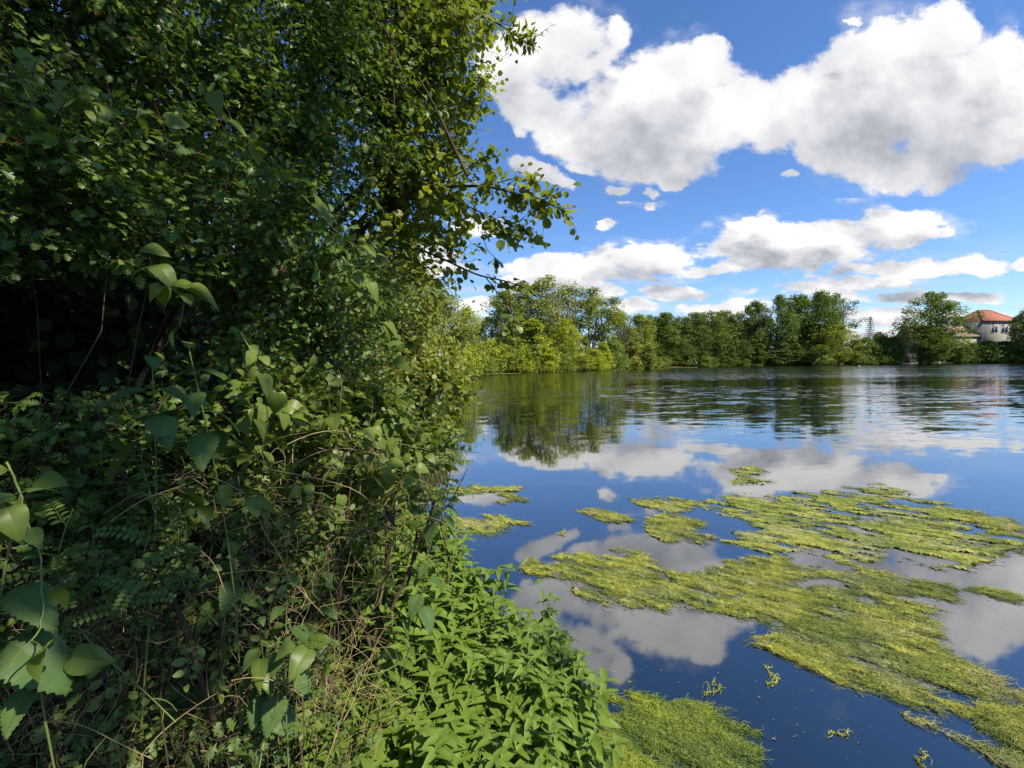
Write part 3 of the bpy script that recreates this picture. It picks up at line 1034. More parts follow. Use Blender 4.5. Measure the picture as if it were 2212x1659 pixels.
def building():
    dp = 172.0
    d = ray(2121, 790)
    X = d.x * dp / d.y
    z0 = base_z(X, dp)
    root = thing('building', (X, dp, z0), 'pale building with a red tiled hip roof and a lower wing above the shore hedge', 'building', None, R(4))
    px = dp / FPX
    # heights above the foot
    zt = CAM_H + ray(2132, 693).z * dp - z0
    zr = CAM_H + ray(2150, 667).z * dp - z0
    a, b_ = 9.5, 10.0           # half sizes of the tower block; its near corner is the origin
    x0, x1, y0, y1 = 0.0, 13.5, 0.0, 11.5
    g = Geo()
    box(g, x0, x1, y0, y1, -1, zt)
    g.build('wall', M_RENDERED, root)
    # side turned from the sun: its shade put into a grey slab
    g = Geo()
    box(g, x0 - .12, x0 - .003, y0, y1, -1, zt - .02)
    g.build('shaded_side', M_GREYWALL, root)
    # hip roof with eaves
    e = .7
    ex0, ex1, ey0, ey1 = x0 - e, x1 + e, y0 - e, y1 + e
    rx0, rx1, ym = x0 + 4.6, x1 - 4.6, (y0 + y1) / 2
    v = np.array([(ex0, ey0, zt), (ex1, ey0, zt), (ex1, ey1, zt), (ex0, ey1, zt), (rx0, ym, zr), (rx1, ym, zr),
                  (ex0, ey0, zt - .25), (ex1, ey0, zt - .25), (ex1, ey1, zt - .25), (ex0, ey1, zt - .25)], float)
    roof = link_mesh('roof', v, [np.array([(0, 1, 5, 4), (2, 3, 4, 5), (0, 6, 7, 1), (1, 7, 8, 2), (2, 8, 9, 3), (3, 9, 6, 0), (9, 8, 7, 6)]), np.array([(1, 2, 5), (3, 0, 4)])], M_TILE, root)
    g = Geo()
    g.tubes([np.linspace((ex0, ey0, zt + .05), (rx0, ym, zr + .08), 4), np.linspace((ex1, ey0, zt + .05), (rx1, ym, zr + .08), 4),
             np.linspace((rx0, ym, zr + .08), (rx1, ym, zr + .08), 4), np.linspace((ex0, ey1, zt + .05), (rx0, ym, zr + .08), 4)], .14, 6)
    g.build('ridge_tiles', M_TILE, roof)
    # windows of the sunny front: two tall ones and two small ones above them
    for wx in (3.4, 7.6):
        for (zb, zh) in ((zt - 4.6, 2.7), (zt - 1.5, .8)):
            g = Geo()
            fw = .18
            box(g, wx - fw, wx, -.10, .05, zb - fw, zb + zh + fw)
            box(g, wx + 2.4, wx + 2.4 + fw, -.10, .05, zb - fw, zb + zh + fw)
            box(g, wx, wx + 2.4, -.10, .05, zb + zh, zb + zh + fw)
            box(g, wx, wx + 2.4, -.10, .05, zb - fw, zb)
            if zh > 1:
                box(g, wx + 1.12, wx + 1.28, -.08, .05, zb, zb + zh)
            fr = g.build('window', M_FRAME, root)
            g = Geo()
            box(g, wx, wx + (2.4 if zh < 1 else 1.12), -.03, .02, zb, zb + zh)
            if zh > 1:
                box(g, wx + 1.28, wx + 2.4, -.03, .02, zb, zb + zh)
            g.build('pane', M_PANE, fr)
    # lower wing to the west
    zw, zw2 = CAM_H + ray(2090, 725).z * dp - z0, CAM_H + ray(2080, 701).z * dp - z0
    g = Geo()
    box(g, -24, -.13, 1.0, 11.0, -1, zw)
    g.build('wing_wall', M_RENDERED, root)
    v = np.array([(-25, .4, zw - .1), (-.13, .4, zw - .1), (-.13, 6.0, zw2), (-25, 6.0, zw2), (-.13, 11.6, zw - .1), (-25, 11.6, zw - .1),
                  (-25, .4, zw - .35), (-.13, .4, zw - .35), (-.13, 11.6, zw - .35), (-25, 11.6, zw - .35)], float)
    link_mesh('wing_roof', v, [np.array([(0, 1, 2, 3), (3, 2, 4, 5), (6, 7, 1, 0), (9, 6, 7, 8), (9, 5, 4, 8)]), np.array([(0, 3, 5), (1, 4, 2)])], M_OLDTILE, root)
    # chimney
    g = Geo()
    zc = CAM_H + ray(2086, 684).z * dp - z0
    box(g, -5.4, -4.5, 8.0, 9.0, zw2 - 3.5, zc)
    box(g, -5.55, -4.35, 7.85, 9.15, zc, zc + .3)
    g.build('chimney', M_GREYWALL, root)


building()


def cottage():
    dp = 178.0
    d = ray(1940, 790)
    X = d.x * dp / d.y
    z0 = base_z(X, dp)
    root = thing('cottage', (X, dp, z0), 'small low house with a brown tiled roof beside the big single tree', 'house', None, R(-12))
    zt = CAM_H + ray(1940, 734).z * dp - z0
    zr = CAM_H + ray(1940, 725).z * dp - z0
    g = Geo()
    box(g, -3, 9, 0, 7, -1, zt)
    g.build('wall', M_RENDERED, root)
    v = np.array([(-3.4, -.5, zt), (9.4, -.5, zt), (9.4, 3.5, zr), (-3.4, 3.5, zr), (9.4, 7.5, zt), (-3.4, 7.5, zt)], float)
    rf = link_mesh('roof', v, [np.array([(0, 1, 2, 3), (3, 2, 4, 5), (0, 5, 4, 1)]), np.array([(0, 3, 5), (1, 4, 2)])], M_TILE, root)
    g = Geo()
    box(g, -2.6, -1.8, 2.4, 3.2, zt, zr + .5)
    g.build('chimney', M_FRAME, rf)


cottage()


def stone_wall():
    c0, c1 = on_water(1945, 784.5), on_water(1984, 784)
    mt, k, b = principled('dry_stone', .9, .2)
    tc = k.new('ShaderNodeTexCoord')
    br = k.new('ShaderNodeTexBrick')
    br.inputs['Scale'].default_value = 1.6
    br.inputs['Color1'].default_value = (.20, .19, .18, 1)
    br.inputs['Color2'].default_value = (.30, .28, .26, 1)
    br.inputs['Mortar'].default_value = (.08, .08, .075, 1)
    mp = k.new('ShaderNodeMapping')
    mp.inputs['Rotation'].default_value = (R(90), 0, 0)
    k.l.new(tc.outputs['Object'], mp.inputs['Vector'])
    k.l.new(mp.outputs[0], br.inputs['Vector'])
    k.l.new(br.outputs['Color'], b.inputs['Base Color'])
    g = Geo()
    top = 3.4
    box(g, c0.x - .5, c1.x + .5, c0.y - .2, c0.y + 1.2, -1.0, top)
    box(g, c0.x - .65, c1.x + .65, c0.y - .35, c0.y + 1.35, top, top + .22)
    o = g.build('stone_wall', mt)
    tag(o, 'short grey stone wall at the water under the big single tree', 'wall')


stone_wall()


def buoys():
    mw = principled('buoy_white', .4, .4)[0]
    mw.node_tree.nodes['Principled BSDF'].inputs['Base Color'].default_value = (.8, .78, .74, 1)
    mo = principled('buoy_orange', .4, .4)[0]
    mo.node_tree.nodes['Principled BSDF'].inputs['Base Color'].default_value = (.75, .25, .08, 1)
    prof = [(.0, -.22), (.20, -.18), (.30, 0), (.27, .16), (.14, .27), (.06, .30), (.06, .38), (0, .40)]
    a = np.arange(12) * 2 * math.pi / 12
    v = np.concatenate([np.stack([np.cos(a) * r, np.sin(a) * r, np.full(12, z)], -1) for r, z in prof])
    f = np.array([(i * 12 + j, i * 12 + (j + 1) % 12, (i + 1) * 12 + (j + 1) % 12, (i + 1) * 12 + j) for i in range(len(prof) - 1) for j in range(12)])
    first = {}
    for px, py, lb, mt, s in ((1663, 790, 'orange and white float on the water before the shaded row', mo, 1.0),
                              (1727, 787.5, 'small white float near the shore under the tall clump', mw, .7),
                              (1828, 786.5, 'small white float under the yellowish round tree', mw, .8),
                              (1856, 791, 'small low float farthest out from the shore line', mw, .6),
                              (2029, 783.5, 'white buoy on the algae line below the big single tree', mw, 1.15),
                              (2092, 782.5, 'middle white buoy of the three below the building hedge', mw, 1.15),
                              (2155, 781.8, 'white buoy nearest the building of the three on the algae line', mw, 1.2)):
        c = on_water(px, py)
        if mt not in first:
            o = link_mesh('buoy', v, f, mt, smooth=True)
            first[mt] = o
        else:
            o = first[mt].copy()
            COL.objects.link(o)
        o.location = c
        o.scale = (s, s, s)
        tag(o, lb, 'buoy', 'floats along the far shore')


buoys()


# ------------------------------------------------------------------ the near hedge on the bank: real shrubs a step or two away
M_HAW = leaf_mat('hawthorn_leaves', (.062, .125, .022), (.160, .245, .040), .38, .42, .4, 20)
M_ALDER = leaf_mat('alder_leaves', (.110, .165, .020), (.25, .29, .042), .52, .40, .4, 14)
M_SUNNY = leaf_mat('shrub_leaves', (.100, .150, .020), (.250, .270, .042), .38, .45, .3, 10)
M_BIND = leaf_mat('bindweed_leaves', (.090, .150, .022), (.185, .235, .040), .40, .42, .35, 30, specks=True)
M_NETTLE = leaf_mat('nettle_leaves', (0.051, 0.103, 0.024), (0.096, 0.157, 0.038), .25, .55, .3, 60, specks=True)
M_HERB = leaf_mat('willowherb_leaves', (.100, .185, .026), (.195, .280, .044), .35, .45, .35, 25)
M_SMALL = leaf_mat('undergrowth_leaves', (.068, .120, .025), (.170, .220, .050), .3, .5, .3, 25)
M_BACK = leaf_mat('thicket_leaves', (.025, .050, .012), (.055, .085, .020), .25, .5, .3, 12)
M_DEAD = leaf_mat('dead_leaves', (.16, .045, .02), (.30, .10, .045), .2, .7, .2, 40)

LIGHTSIDE = np.array([.55, -.15, .75])


def lobes_of(rows):
    """rows of (x, y in the photograph, depth in metres, radius in metres[, squash])"""
    out = []
    for r in rows:
        c = np.array(at(r[0], r[1], r[2]))
        q = r[4] if len(r) > 4 else .85
        out.append((c, np.array([r[3], r[3], r[3] * q])))
    return out


def grow(g, b, lobes, density, L, per, tmpl, size, tint=(.5, .16), droop=.15, twig_r=.0016, spread=.9, keep=None, inner=.3, bend=.35):
    """twigs set with leaves all through the lobes, thickest towards their outside; g takes leaves, b takes twigs"""
    area = np.array([(l[1][0] * l[1][2]) for l in lobes])
    n = int(area.sum() * density / per)
    li = rng.choice(len(lobes), n, p=area / area.sum())
    C = np.array([l[0] for l in lobes])[li]
    Rr = np.array([l[1] for l in lobes])[li]
    # the twigs gather in sprays with gaps between them
    ns = max(6, n // 14)
    sl, su, st = rng.choice(len(lobes), ns, p=area / area.sum()), rand_unit(ns), rng.normal(size=ns)
    pick = rng.integers(0, ns, n)
    own = rng.random(n) < .25
    li = np.where(own, li, sl[pick])
    C = np.array([l[0] for l in lobes])[li]
    Rr = np.array([l[1] for l in lobes])[li]
    u = unit(np.where(own[:, None], rand_unit(n), unit(su[pick] + rng.normal(size=(n, 3)) * .24)))
    lump = 1 + .22 * np.sin(u[:, 0] * 7 + C[:, 0] * 9) * np.sin(u[:, 2] * 6 + C[:, 1] * 7)
    base = C + Rr * u * ((inner + (1 - inner) * rng.random(n) ** .5) * lump * .9)[:, None]
    d = unit(unit(u / Rr) + rng.normal(size=(n, 3)) * .5 + np.array([.1, 0, .10]))
    shade = np.where(own, 0, st[pick])
    Ln = L * (.55 + .75 * rng.random(n))
    tip = base + d * Ln[:, None]
    if keep is not None:
        ok = keep(tip) & keep(base)
        base, tip, d, Ln, shade = base[ok], tip[ok], d[ok], Ln[ok], shade[ok]
        n = len(base)
    pl = curve_pts(base, tip, 6, -.10, .06)
    if b is not None and twig_r > 0:
        b.tubes(pl, np.linspace(1.3, .5, 6)[None] * twig_r, 3, rng.random(n))
    leaves_on(g, pl, per, tmpl, size, tint, droop, spread, bend, shade=shade)
    return pl


def leaves_on(g, pl, per, tmpl, size, tint=(.5, .16), droop=.15, spread=.9, bend=.35, t0=.1, facing=LIGHTSIDE, taper=.35, shade=0.0):
    n, K = pl.shape[:2]
    t = np.linspace(t0, 1, per)
    idx = t * (K - 1)
    i0 = np.clip(idx.astype(int), 0, K - 2)
    fr = (idx - i0)[None, :, None]
    pos = pl[:, i0] * (1 - fr) + pl[:, i0 + 1] * fr
    tan = unit(pl[:, i0 + 1] - pl[:, i0])
    ref = unit(rng.normal(size=(n, 1, 3)) * .6 + np.array([0, 0, 1.0]))
    side = unit(np.cross(tan, np.broadcast_to(ref, tan.shape)))
    sg = np.where(np.arange(per) % 2 == 0, 1.0, -1.0)[None, :, None]
    ax = tan * .5 + side * sg * spread + rng.normal(size=tan.shape) * .28 + np.array([0, 0, -droop])
    ax[:, -1] = tan[:, -1] + rng.normal(size=(n, 3)) * .2
    nr = unit(ref * .45 + facing * .75 + rng.normal(size=tan.shape) * .42)
    tn = np.clip(tint[0] + np.reshape(np.broadcast_to(shade, (n,)), (n, 1)) * tint[1] * .9 + rng.normal(size=(n, 1)) * tint[1] + (rng.random((n, 1)) < .07) * .5 + rng.normal(size=(n, per)) * tint[1] * .8, 0, 1)
    sz = size * (.72 + .55 * rng.random((n, 1)) ** 1.5) * (.7 + .5 * rng.random((n, per))) * (1 - taper * np.linspace(0, 1, per)[None] ** 2)
    pos = pos + unit(ax) * (size * .12)
    g.leaves(tmpl, pos.reshape(-1, 3), ax.reshape(-1, 3), nr.reshape(-1, 3), sz.ravel(), tn.ravel(), bend * (.3 + rng.random(n * per)))


def limbs(b, root, targets, r0, r1, sag=.05, wob=.06, k=8):
    t = np.asarray(targets, float)
    b.tubes(curve_pts(np.tile(root, (len(t), 1)), t, k, sag, wob), np.linspace(r0, r1, k)[None], 6)


def shrub_thing(name, foot, label, cat, leaf_m, bark_m, group=None):
    z = base_z(foot[0], foot[1])
    o = thing(name, (foot[0], foot[1], z), label, cat, group)
    return o, np.array([foot[0], foot[1], z])


def finish(o, foot, g, b, leaf_m, bark_m, fname='foliage'):
    """parts are built in world coordinates; the Empty stands at the foot"""
    for gg in (g, b):
        gg.v = [v - foot for v in gg.v]
    g.build(fname, leaf_m, o)
    b.build('branches', bark_m, o, smooth=True)


def px_of(p):
    """columns and rows of the photograph for world points (only used to leave the hollow in the hedge open)"""
    q = np.asarray(p) - np.array([0, 0, CAM_H])
    z = q @ np.array(fwd)
    return 1106 + FPX * (q @ np.array(rt)) / z, 829.5 - FPX * (q @ np.array(up)) / z, z


def hollow(p):
    """leaves the dark hollow under the boughs open"""
    x, y, z = px_of(p)
    return ~((((x - 120) / 285) ** 2 + ((y - 715) / 125) ** 2 < 1) & (z < 2.2) & (z > .2))


# ---- maple-leaved hawthorn tree with unseen boughs added overhead that shade the near bank
def overhanging_tree():
    lb = lobes_of([(40, 60, 1.8, .5), (300, 130, 2.1, .55), (560, 60, 2.4, .6), (720, 230, 2.7, .55), (480, 300, 2.2, .45),
                   (640, 420, 2.5, .40), (-250, 250, 1.7, .6), (120, 300, 1.7, .42), (800, 60, 2.9, .5), (300, -200, 2.2, .8), (700, -200, 2.8, .8)])
    foot = (-2.3, 1.5)
    o, f = shrub_thing('hawthorn_tree', foot, 'dark leafy hawthorn tree leaning over the bank at the top of the hedge', 'tree', None, None)
    g, b = Geo(), Geo()
    grow(g, b, lb, 15500, .24, 9, L_HAW, .047, (.38, .2), keep=hollow)
    # unseen boughs added above and behind the camera to keep sun off the hedge
    hi = [(np.array(c, float), np.array([r, r, r * .5])) for c, r in
          (((-.8, -.9, 5.0), 1.5), ((.9, -1.6, 5.2), 1.6), ((2.4, -2.2, 5.0), 1.4), ((.2, .2, 5.4), 1.2), ((1.4, -.6, 5.5), 1.3), ((-1.8, .6, 4.6), 1.2),
           ((3.2, -1.0, 5.6), 1.1), ((1.0, -3.0, 4.6), 1.4), ((2.6, -3.4, 4.2), 1.4))]
    grow(g, b, hi, 560, .5, 9, L_CLUMP, .13, (.4, .16), twig_r=.003)
    trunk_top = np.array([-1.6, .6, 4.6])
    b.tubes(curve_pts([f - [0, 0, .2]], [trunk_top], 10, .04, .03), np.linspace(.14, .06, 10)[None], 8)
    limbs(b, trunk_top - [.1, -.1, .6], [h[0] for h in hi], .05, .012, .06, .05)
    limbs(b, f + np.array([.25, -.3, 2.2]), [l[0] for l in lb], .022, .006, .08, .07)
    # the pale limb that shows through the leaves high on the hedge
    b.tubes(curve_pts([np.array(at(95, 190, 1.75))], [np.array(at(260, -60, 2.0))], 7, .02, .03), np.linspace(.017, .012, 7)[None], 8)
    finish(o, f, g, b, M_HAW, M_BARK)


overhanging_tree()


# ---- alder
def branch_leaves(g, b, pts, r0, r1, tmpl, size, twigs, L, per, tint, droop=.2):
    p = np.array([np.array(at(*q)) for q in pts])
    # a smooth line through the points
    t = np.linspace(0, len(p) - 1, 14)
    i = np.clip(t.astype(int), 0, len(p) - 2)
    fr = (t - i)[:, None]
    pp = p[i] * (1 - fr) + p[i + 1] * fr
    pp[1:-1] = (pp[:-2] + pp[1:-1] * 2 + pp[2:]) / 4
    b.tubes(pp[None], np.linspace(r0, r1, 14)[None], 6)
    j = rng.integers(1, 14, twigs)
    d = unit(pp[np.minimum(j, 13)] - pp[j - 1])
    st = pp[j - 1] + (pp[np.minimum(j, 13)] - pp[j - 1]) * rng.random((twigs, 1))
    dr = unit(d * .7 + rng.normal(size=(twigs, 3)) * .8 + [0, 0, -.1])
    pl = curve_pts(st, st + dr * L * (.5 + .8 * rng.random((twigs, 1))), 5, -.05, .06)
    b.tubes(pl, np.linspace(1.2, .6, 5)[None] * .0016, 3)
    leaves_on(g, pl, per, tmpl, size, tint, droop)
    tp = curve_pts([pp[-3]], [pp[-1] + (pp[-1] - pp[-2]) * .6], 5, 0, .02)
    leaves_on(g, tp, 6, tmpl, size, tint, droop)
    return pp


def alder_tree():
    foot = (-1.9, 3.4)
    o, f = shrub_thing('alder_tree', foot, 'round-leaved alder tree with sunlit branches reaching out against the sky', 'tree', None, None)
    g, b = Geo(), Geo()
    lb = lobes_of([(830, 130, 3.2, .48), (910, 60, 3.1, .40), (925, 200, 3.1, .33), (860, 300, 3.2, .42), (905, 380, 3.2, .30),
                   (800, 470, 3.4, .42), (930, 430, 3.0, .26), (720, 560, 3.6, .45), (880, 540, 3.1, .26), (960, 130, 3.0, .22), (840, -100, 3.3, .7), (950, -120, 3.1, .45), (945, 300, 3.1, .2)])
    grow(g, b, lb, 6800, .26, 8, L_ROUND, .062, (.55, .22))
    T = (.5, .2)
    bl = lambda *a: branch_leaves(g, b, *a)
    bl([(800, 430, 3.2), (930, 405, 3.0), (1050, 400, 2.8), (1140, 425, 2.65), (1212, 450, 2.55)], .012, .003, L_ROUND, .060, 66, .16, 5, T)
    bl([(930, 405, 3.0), (1010, 365, 2.85), (1070, 335, 2.75)], .006, .002, L_ROUND, .058, 13, .13, 5, T)
    bl([(960, 420, 3.0), (1060, 470, 2.75), (1130, 498, 2.65)], .006, .002, L_ROUND, .060, 34, .15, 5, T)
    bl([(1040, 405, 2.8), (1110, 385, 2.7), (1150, 392, 2.65)], .004, .002, L_ROUND, .056, 10, .12, 5, T)
    bl([(860, 520, 3.1), (960, 560, 2.95), (1030, 595, 2.85), (1090, 606, 2.8), (1135, 622, 2.75)], .009, .003, L_ROUND, .060, 12, .13, 5, (.4, .15))
    bl([(1050, 600, 2.83), (1095, 660, 2.8), (1105, 718, 2.78)], .004, .002, L_ROUND, .060, 14, .12, 5, (.4, .15), .5)
    bl([(1040, 500, 2.9), (1052, 540, 2.88), (1075, 562, 2.86)], .003, .0015, L_ROUND, .056, 4, .09, 4, (.4, .15), .4)
    bl([(830, 20, 2.9), (960, 5, 2.8), (1060, 40, 2.7), (1145, 98, 2.6)], .008, .003, L_LANCE, .058, 44, .12, 7, (.35, .15))
    bl([(950, 10, 2.8), (1010, 55, 2.75), (1005, 100, 2.7)], .004, .002, L_ROUND, .060, 12, .13, 5, (.3, .15), .4)
    bl([(900, 180, 3.0), (990, 165, 2.9), (1050, 180, 2.85)], .005, .002, L_ROUND, .058, 16, .13, 5, T)
    bl([(890, 230, 3.0), (960, 235, 2.9), (1015, 215, 2.85)], .005, .002, L_ROUND, .058, 14, .13, 5, T)
    bl([(880, 110, 3.0), (960, 90, 2.9), (1000, 100, 2.85)], .005, .002, L_ROUND, .058, 14, .13, 5, T)
    b.tubes(curve_pts([f - [0, 0, .2]], [np.array([-1.2, 3.2, 5.6])], 10, .0, .03), np.linspace(.11, .04, 10)[None], 8)
    limbs(b, f + np.array([.25, -.05, 2.0]), [l[0] for l in lb[:9]], .03, .006, .06, .06)
    # the long dark bough that slants down through the crown
    b.tubes(curve_pts([np.array(at(905, 170, 2.6))], [np.array(at(1010, 380, 2.7))], 8, .03, .03), np.linspace(.007, .011, 8)[None], 6)
    b.tubes(curve_pts([np.array(at(800, 20, 2.6))], [np.array(at(868, 190, 2.6))], 8, .03, .05), np.linspace(.009, .005, 8)[None], 6)
    b.tubes(curve_pts([np.array(at(845, 70, 2.6))], [np.array(at(852, 260, 2.6))], 8, .03, .05), np.linspace(.006, .003, 8)[None], 6)
    finish(o, f, g, b, M_ALDER, M_TWIG)


alder_tree()


# ---- shrubs of the hedge
def hedge_shrub(name, foot, rows, label, density, L, per, tmpl, size, leaf_m, tint=(.5, .16), bark_m=M_TWIG, keep=None, cat='shrub', limb=.011, **kw):
    o, f = shrub_thing(name, foot, label, cat, None, None)
    g, b = Geo(), Geo()
    lb = lobes_of(rows)
    grow(g, b, lb, density, L, per, tmpl, size, tint, keep=keep, **kw)
    limbs(b, f - np.array([0, 0, .1]), [l[0] + np.array([-.05, .05, 0]) for l in lb], limb, limb * .3, .10, .07)
    finish(o, f, g, b, leaf_m, bark_m)
    return o


hedge_shrub('hawthorn_shrub', (-1.75, 1.25), [(40, 440, 1.25, .24), (200, 430, 1.35, .26), (380, 420, 1.5, .27), (560, 470, 1.7, .28), (-150, 480, 1.2, .3), (420, 560, 1.5, .20), (90, 330, 1.3, .22), (640, 560, 1.8, .24)],
            'hawthorn shrub with lobed leaves just above the dark hollow of the hedge', 15500, .17, 8, L_HAW, .042, M_HAW, (.5, .2), keep=hollow, limb=.003)
hedge_shrub('hawthorn_shrub', (-.95, 2.1), [(600, 640, 1.95, .28), (725, 640, 2.25, .30), (680, 760, 1.9, .27), (765, 790, 2.2, .26), (560, 780, 1.8, .25), (790, 690, 2.6, .27), (450, 700, 1.75, .2), (815, 840, 2.2, .18)],
            'dense small-leaved shrub in the middle of the hedge under the alder', 15500, .17, 8, L_HAW, .036, M_HAW, (.55, .2), keep=hollow)
hedge_shrub('hawthorn_shrub', (-.9, 1.15), [(60, 960, 1.15, .17), (220, 990, 1.2, .18), (380, 1010, 1.3, .2), (130, 880, 1.3, .13), (-80, 1000, 1.0, .2), (200, 850, 1.3, .10)],
            'low hawthorn shrub with lobed leaves below the dark hollow', 14000, .14, 7, L_HAW, .040, M_HAW, (.45, .18), keep=hollow)
hedge_shrub('ivy_shrub', (-.65, 1.75), [(560, 940, 1.55, .22), (690, 930, 1.7, .22), (800, 930, 1.9, .2), (640, 1040, 1.5, .2), (770, 1040, 1.65, .18), (870, 1000, 1.8, .13), (850, 900, 2.0, .2), (885, 950, 1.95, .15), (905, 900, 2.3, .14), (930, 1040, 2.2, .1), (820, 1090, 1.75, .16), (740, 1110, 1.6, .16), (880, 1060, 1.95, .12)],
            'mid green shrub with heart shaped leaves at the hedge edge over the water', 11000, .15, 7, L_HEART, .044, M_BIND, (.45, .25))
hedge_shrub('sunlit_shrub', (-.9, 5.0), [(860, 640, 4.6, .42), (885, 720, 4.5, .34), (865, 810, 4.4, .38), (915, 830, 4.2, .20), (830, 740, 4.3, .5), (845, 890, 4.2, .34), (875, 930, 4.0, .18), (835, 960, 3.8, .3), (870, 985, 3.6, .14), (925, 680, 4.6, .16), (955, 770, 4.5, .10), (935, 640, 4.6, .14), (900, 870, 4.2, .14)],
            'yellow-green shrub in the sun hanging over the water beyond the near hedge', 4300, .30, 9, L_OVAL, .082, M_SUNNY, (.6, .28), bend=.5)
hedge_shrub('alder_shrub', (-1.2, 4.2), [(955, 845, 3.8, .14), (985, 860, 3.7, .10), (975, 800, 3.9, .15), (940, 790, 4.0, .16)],
            'small alder bush stretching sunlit tips over the lake', 7500, .20, 6, L_ROUND, .058, M_SUNNY, (.5, .2), limb=.004)
hedge_shrub('sunlit_shrub', (-1.6, 8.0), [(880, 640, 7.5, .8), (925, 700, 7.6, .50), (860, 760, 7.2, .8), (940, 800, 7.4, .3), (860, 850, 7.2, .5), (905, 870, 7.2, .25), (970, 730, 7.6, .2)],
            'loose yellow-green shrub farther along the bank behind the sunlit one', 1900, .45, 9, L_OVAL, .10, M_SUNNY, (.7, .28), bend=.5)
hedge_shrub('willow_shrub', (-1.2, 6.2), [(920, 600, 6.0, .45), (970, 620, 6.0, .26), (870, 650, 6.0, .6)],
            'thin willow with narrow leaves and feathery twig tips against the sky', 1500, .55, 16, L_NARROW, .075, M_SUNNY, (.45, .2), droop=.3)
hedge_shrub('bramble_bush', (-.6, 1.1), [(60, 1240, 1.05, .15), (230, 1180, 1.1, .17), (420, 1200, 1.2, .18), (560, 1200, 1.35, .18), (160, 1330, 1.05, .15), (360, 1340, 1.15, .17), (520, 1370, 1.25, .17), (680, 1190, 1.5, .17), (640, 1330, 1.35, .17)],
            'low tangle of small-leaved bramble among dry stems', 8500, .15, 9, L_OVAL, .030, M_SMALL, (.45, .22), limb=.0035)
hedge_shrub('bramble_bush', (-.45, 1.0), [(60, 1500, 1.05, .15), (240, 1500, 1.1, .15), (430, 1530, 1.15, .15), (620, 1530, 1.3, .16), (150, 1640, 1.0, .15), (400, 1660, 1.1, .15), (650, 1650, 1.25, .16), (740, 1480, 1.5, .15), (-60, 1420, 1.0, .15)],
            'dark low bramble over the dry litter at the foot of the hedge', 6500, .14, 8, L_HAW, .032, M_SMALL, (.25, .18), limb=.0035)
hedge_shrub('water_mint', (.0, 2.75), [(960, 1160, 2.7, .10), (1010, 1220, 2.55, .09), (985, 1080, 2.75, .08), (1030, 1245, 2.5, .05), (975, 1040, 2.9, .07)],
            'thin dark trailing plant dipping into the lake beside the willowherb', 3800, .14, 9, L_OVAL, .026, M_SMALL, (.1, .12), M_DARKSTEM, cat='plant', limb=.003)


# ---- thicket behind
def thicket():
    pts = [((-3.2, 1.2, 1.4), 1.2), ((-3.0, 3.0, 1.8), 1.3), ((-3.3, 5.0, 2.0), 1.4), ((-3.6, 7.5, 2.2), 1.6), ((-2.6, 2.0, 3.2), 1.0), ((-3.4, 3.6, 3.6), 1.2),
           ((-4.0, .0, 2.2), 1.5), ((-2.4, .4, .9), .7), ((-2.1, 1.6, .9), .6), ((-1.9, 2.6, 1.0), .7), ((-1.7, 3.8, 1.1), .8), ((-1.9, 5.2, 1.3), .9), ((-4.6, 2.4, 3.6), 1.6),
           ((-2.2, 1.3, 2.0), .5), ((-4.2, 5.5, 4.0), 1.6), ((-2.6, -1.0, 1.4), 1.1),
           ((-6.5, 1.5, 2.0), 2.0), ((-6.8, 4.5, 2.2), 2.2), ((-7.0, 8.0, 2.4), 2.4), ((-6.0, 11.5, 2.4), 2.4), ((-6.0, -1.5, 2.2), 2.0), ((-9.5, 6.0, 2.5), 2.6), ((-9.5, 2.0, 2.5), 2.6)]
    for i, (c, r) in enumerate(pts):
        foot = (c[0], c[1])
        o, f = shrub_thing('thicket_shrub', foot, 'dark dense shrub deep in the thicket behind the hedge front', 'shrub', None, None, 'shrubs of the thicket behind the hedge')
        g, b = Geo(), Geo()
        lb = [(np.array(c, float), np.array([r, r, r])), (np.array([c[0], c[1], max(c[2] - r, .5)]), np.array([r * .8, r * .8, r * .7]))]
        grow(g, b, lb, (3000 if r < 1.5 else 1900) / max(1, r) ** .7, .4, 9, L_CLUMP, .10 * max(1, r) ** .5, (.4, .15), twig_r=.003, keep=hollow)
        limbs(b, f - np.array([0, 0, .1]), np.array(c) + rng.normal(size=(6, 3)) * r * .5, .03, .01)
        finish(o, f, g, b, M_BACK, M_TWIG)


thicket()


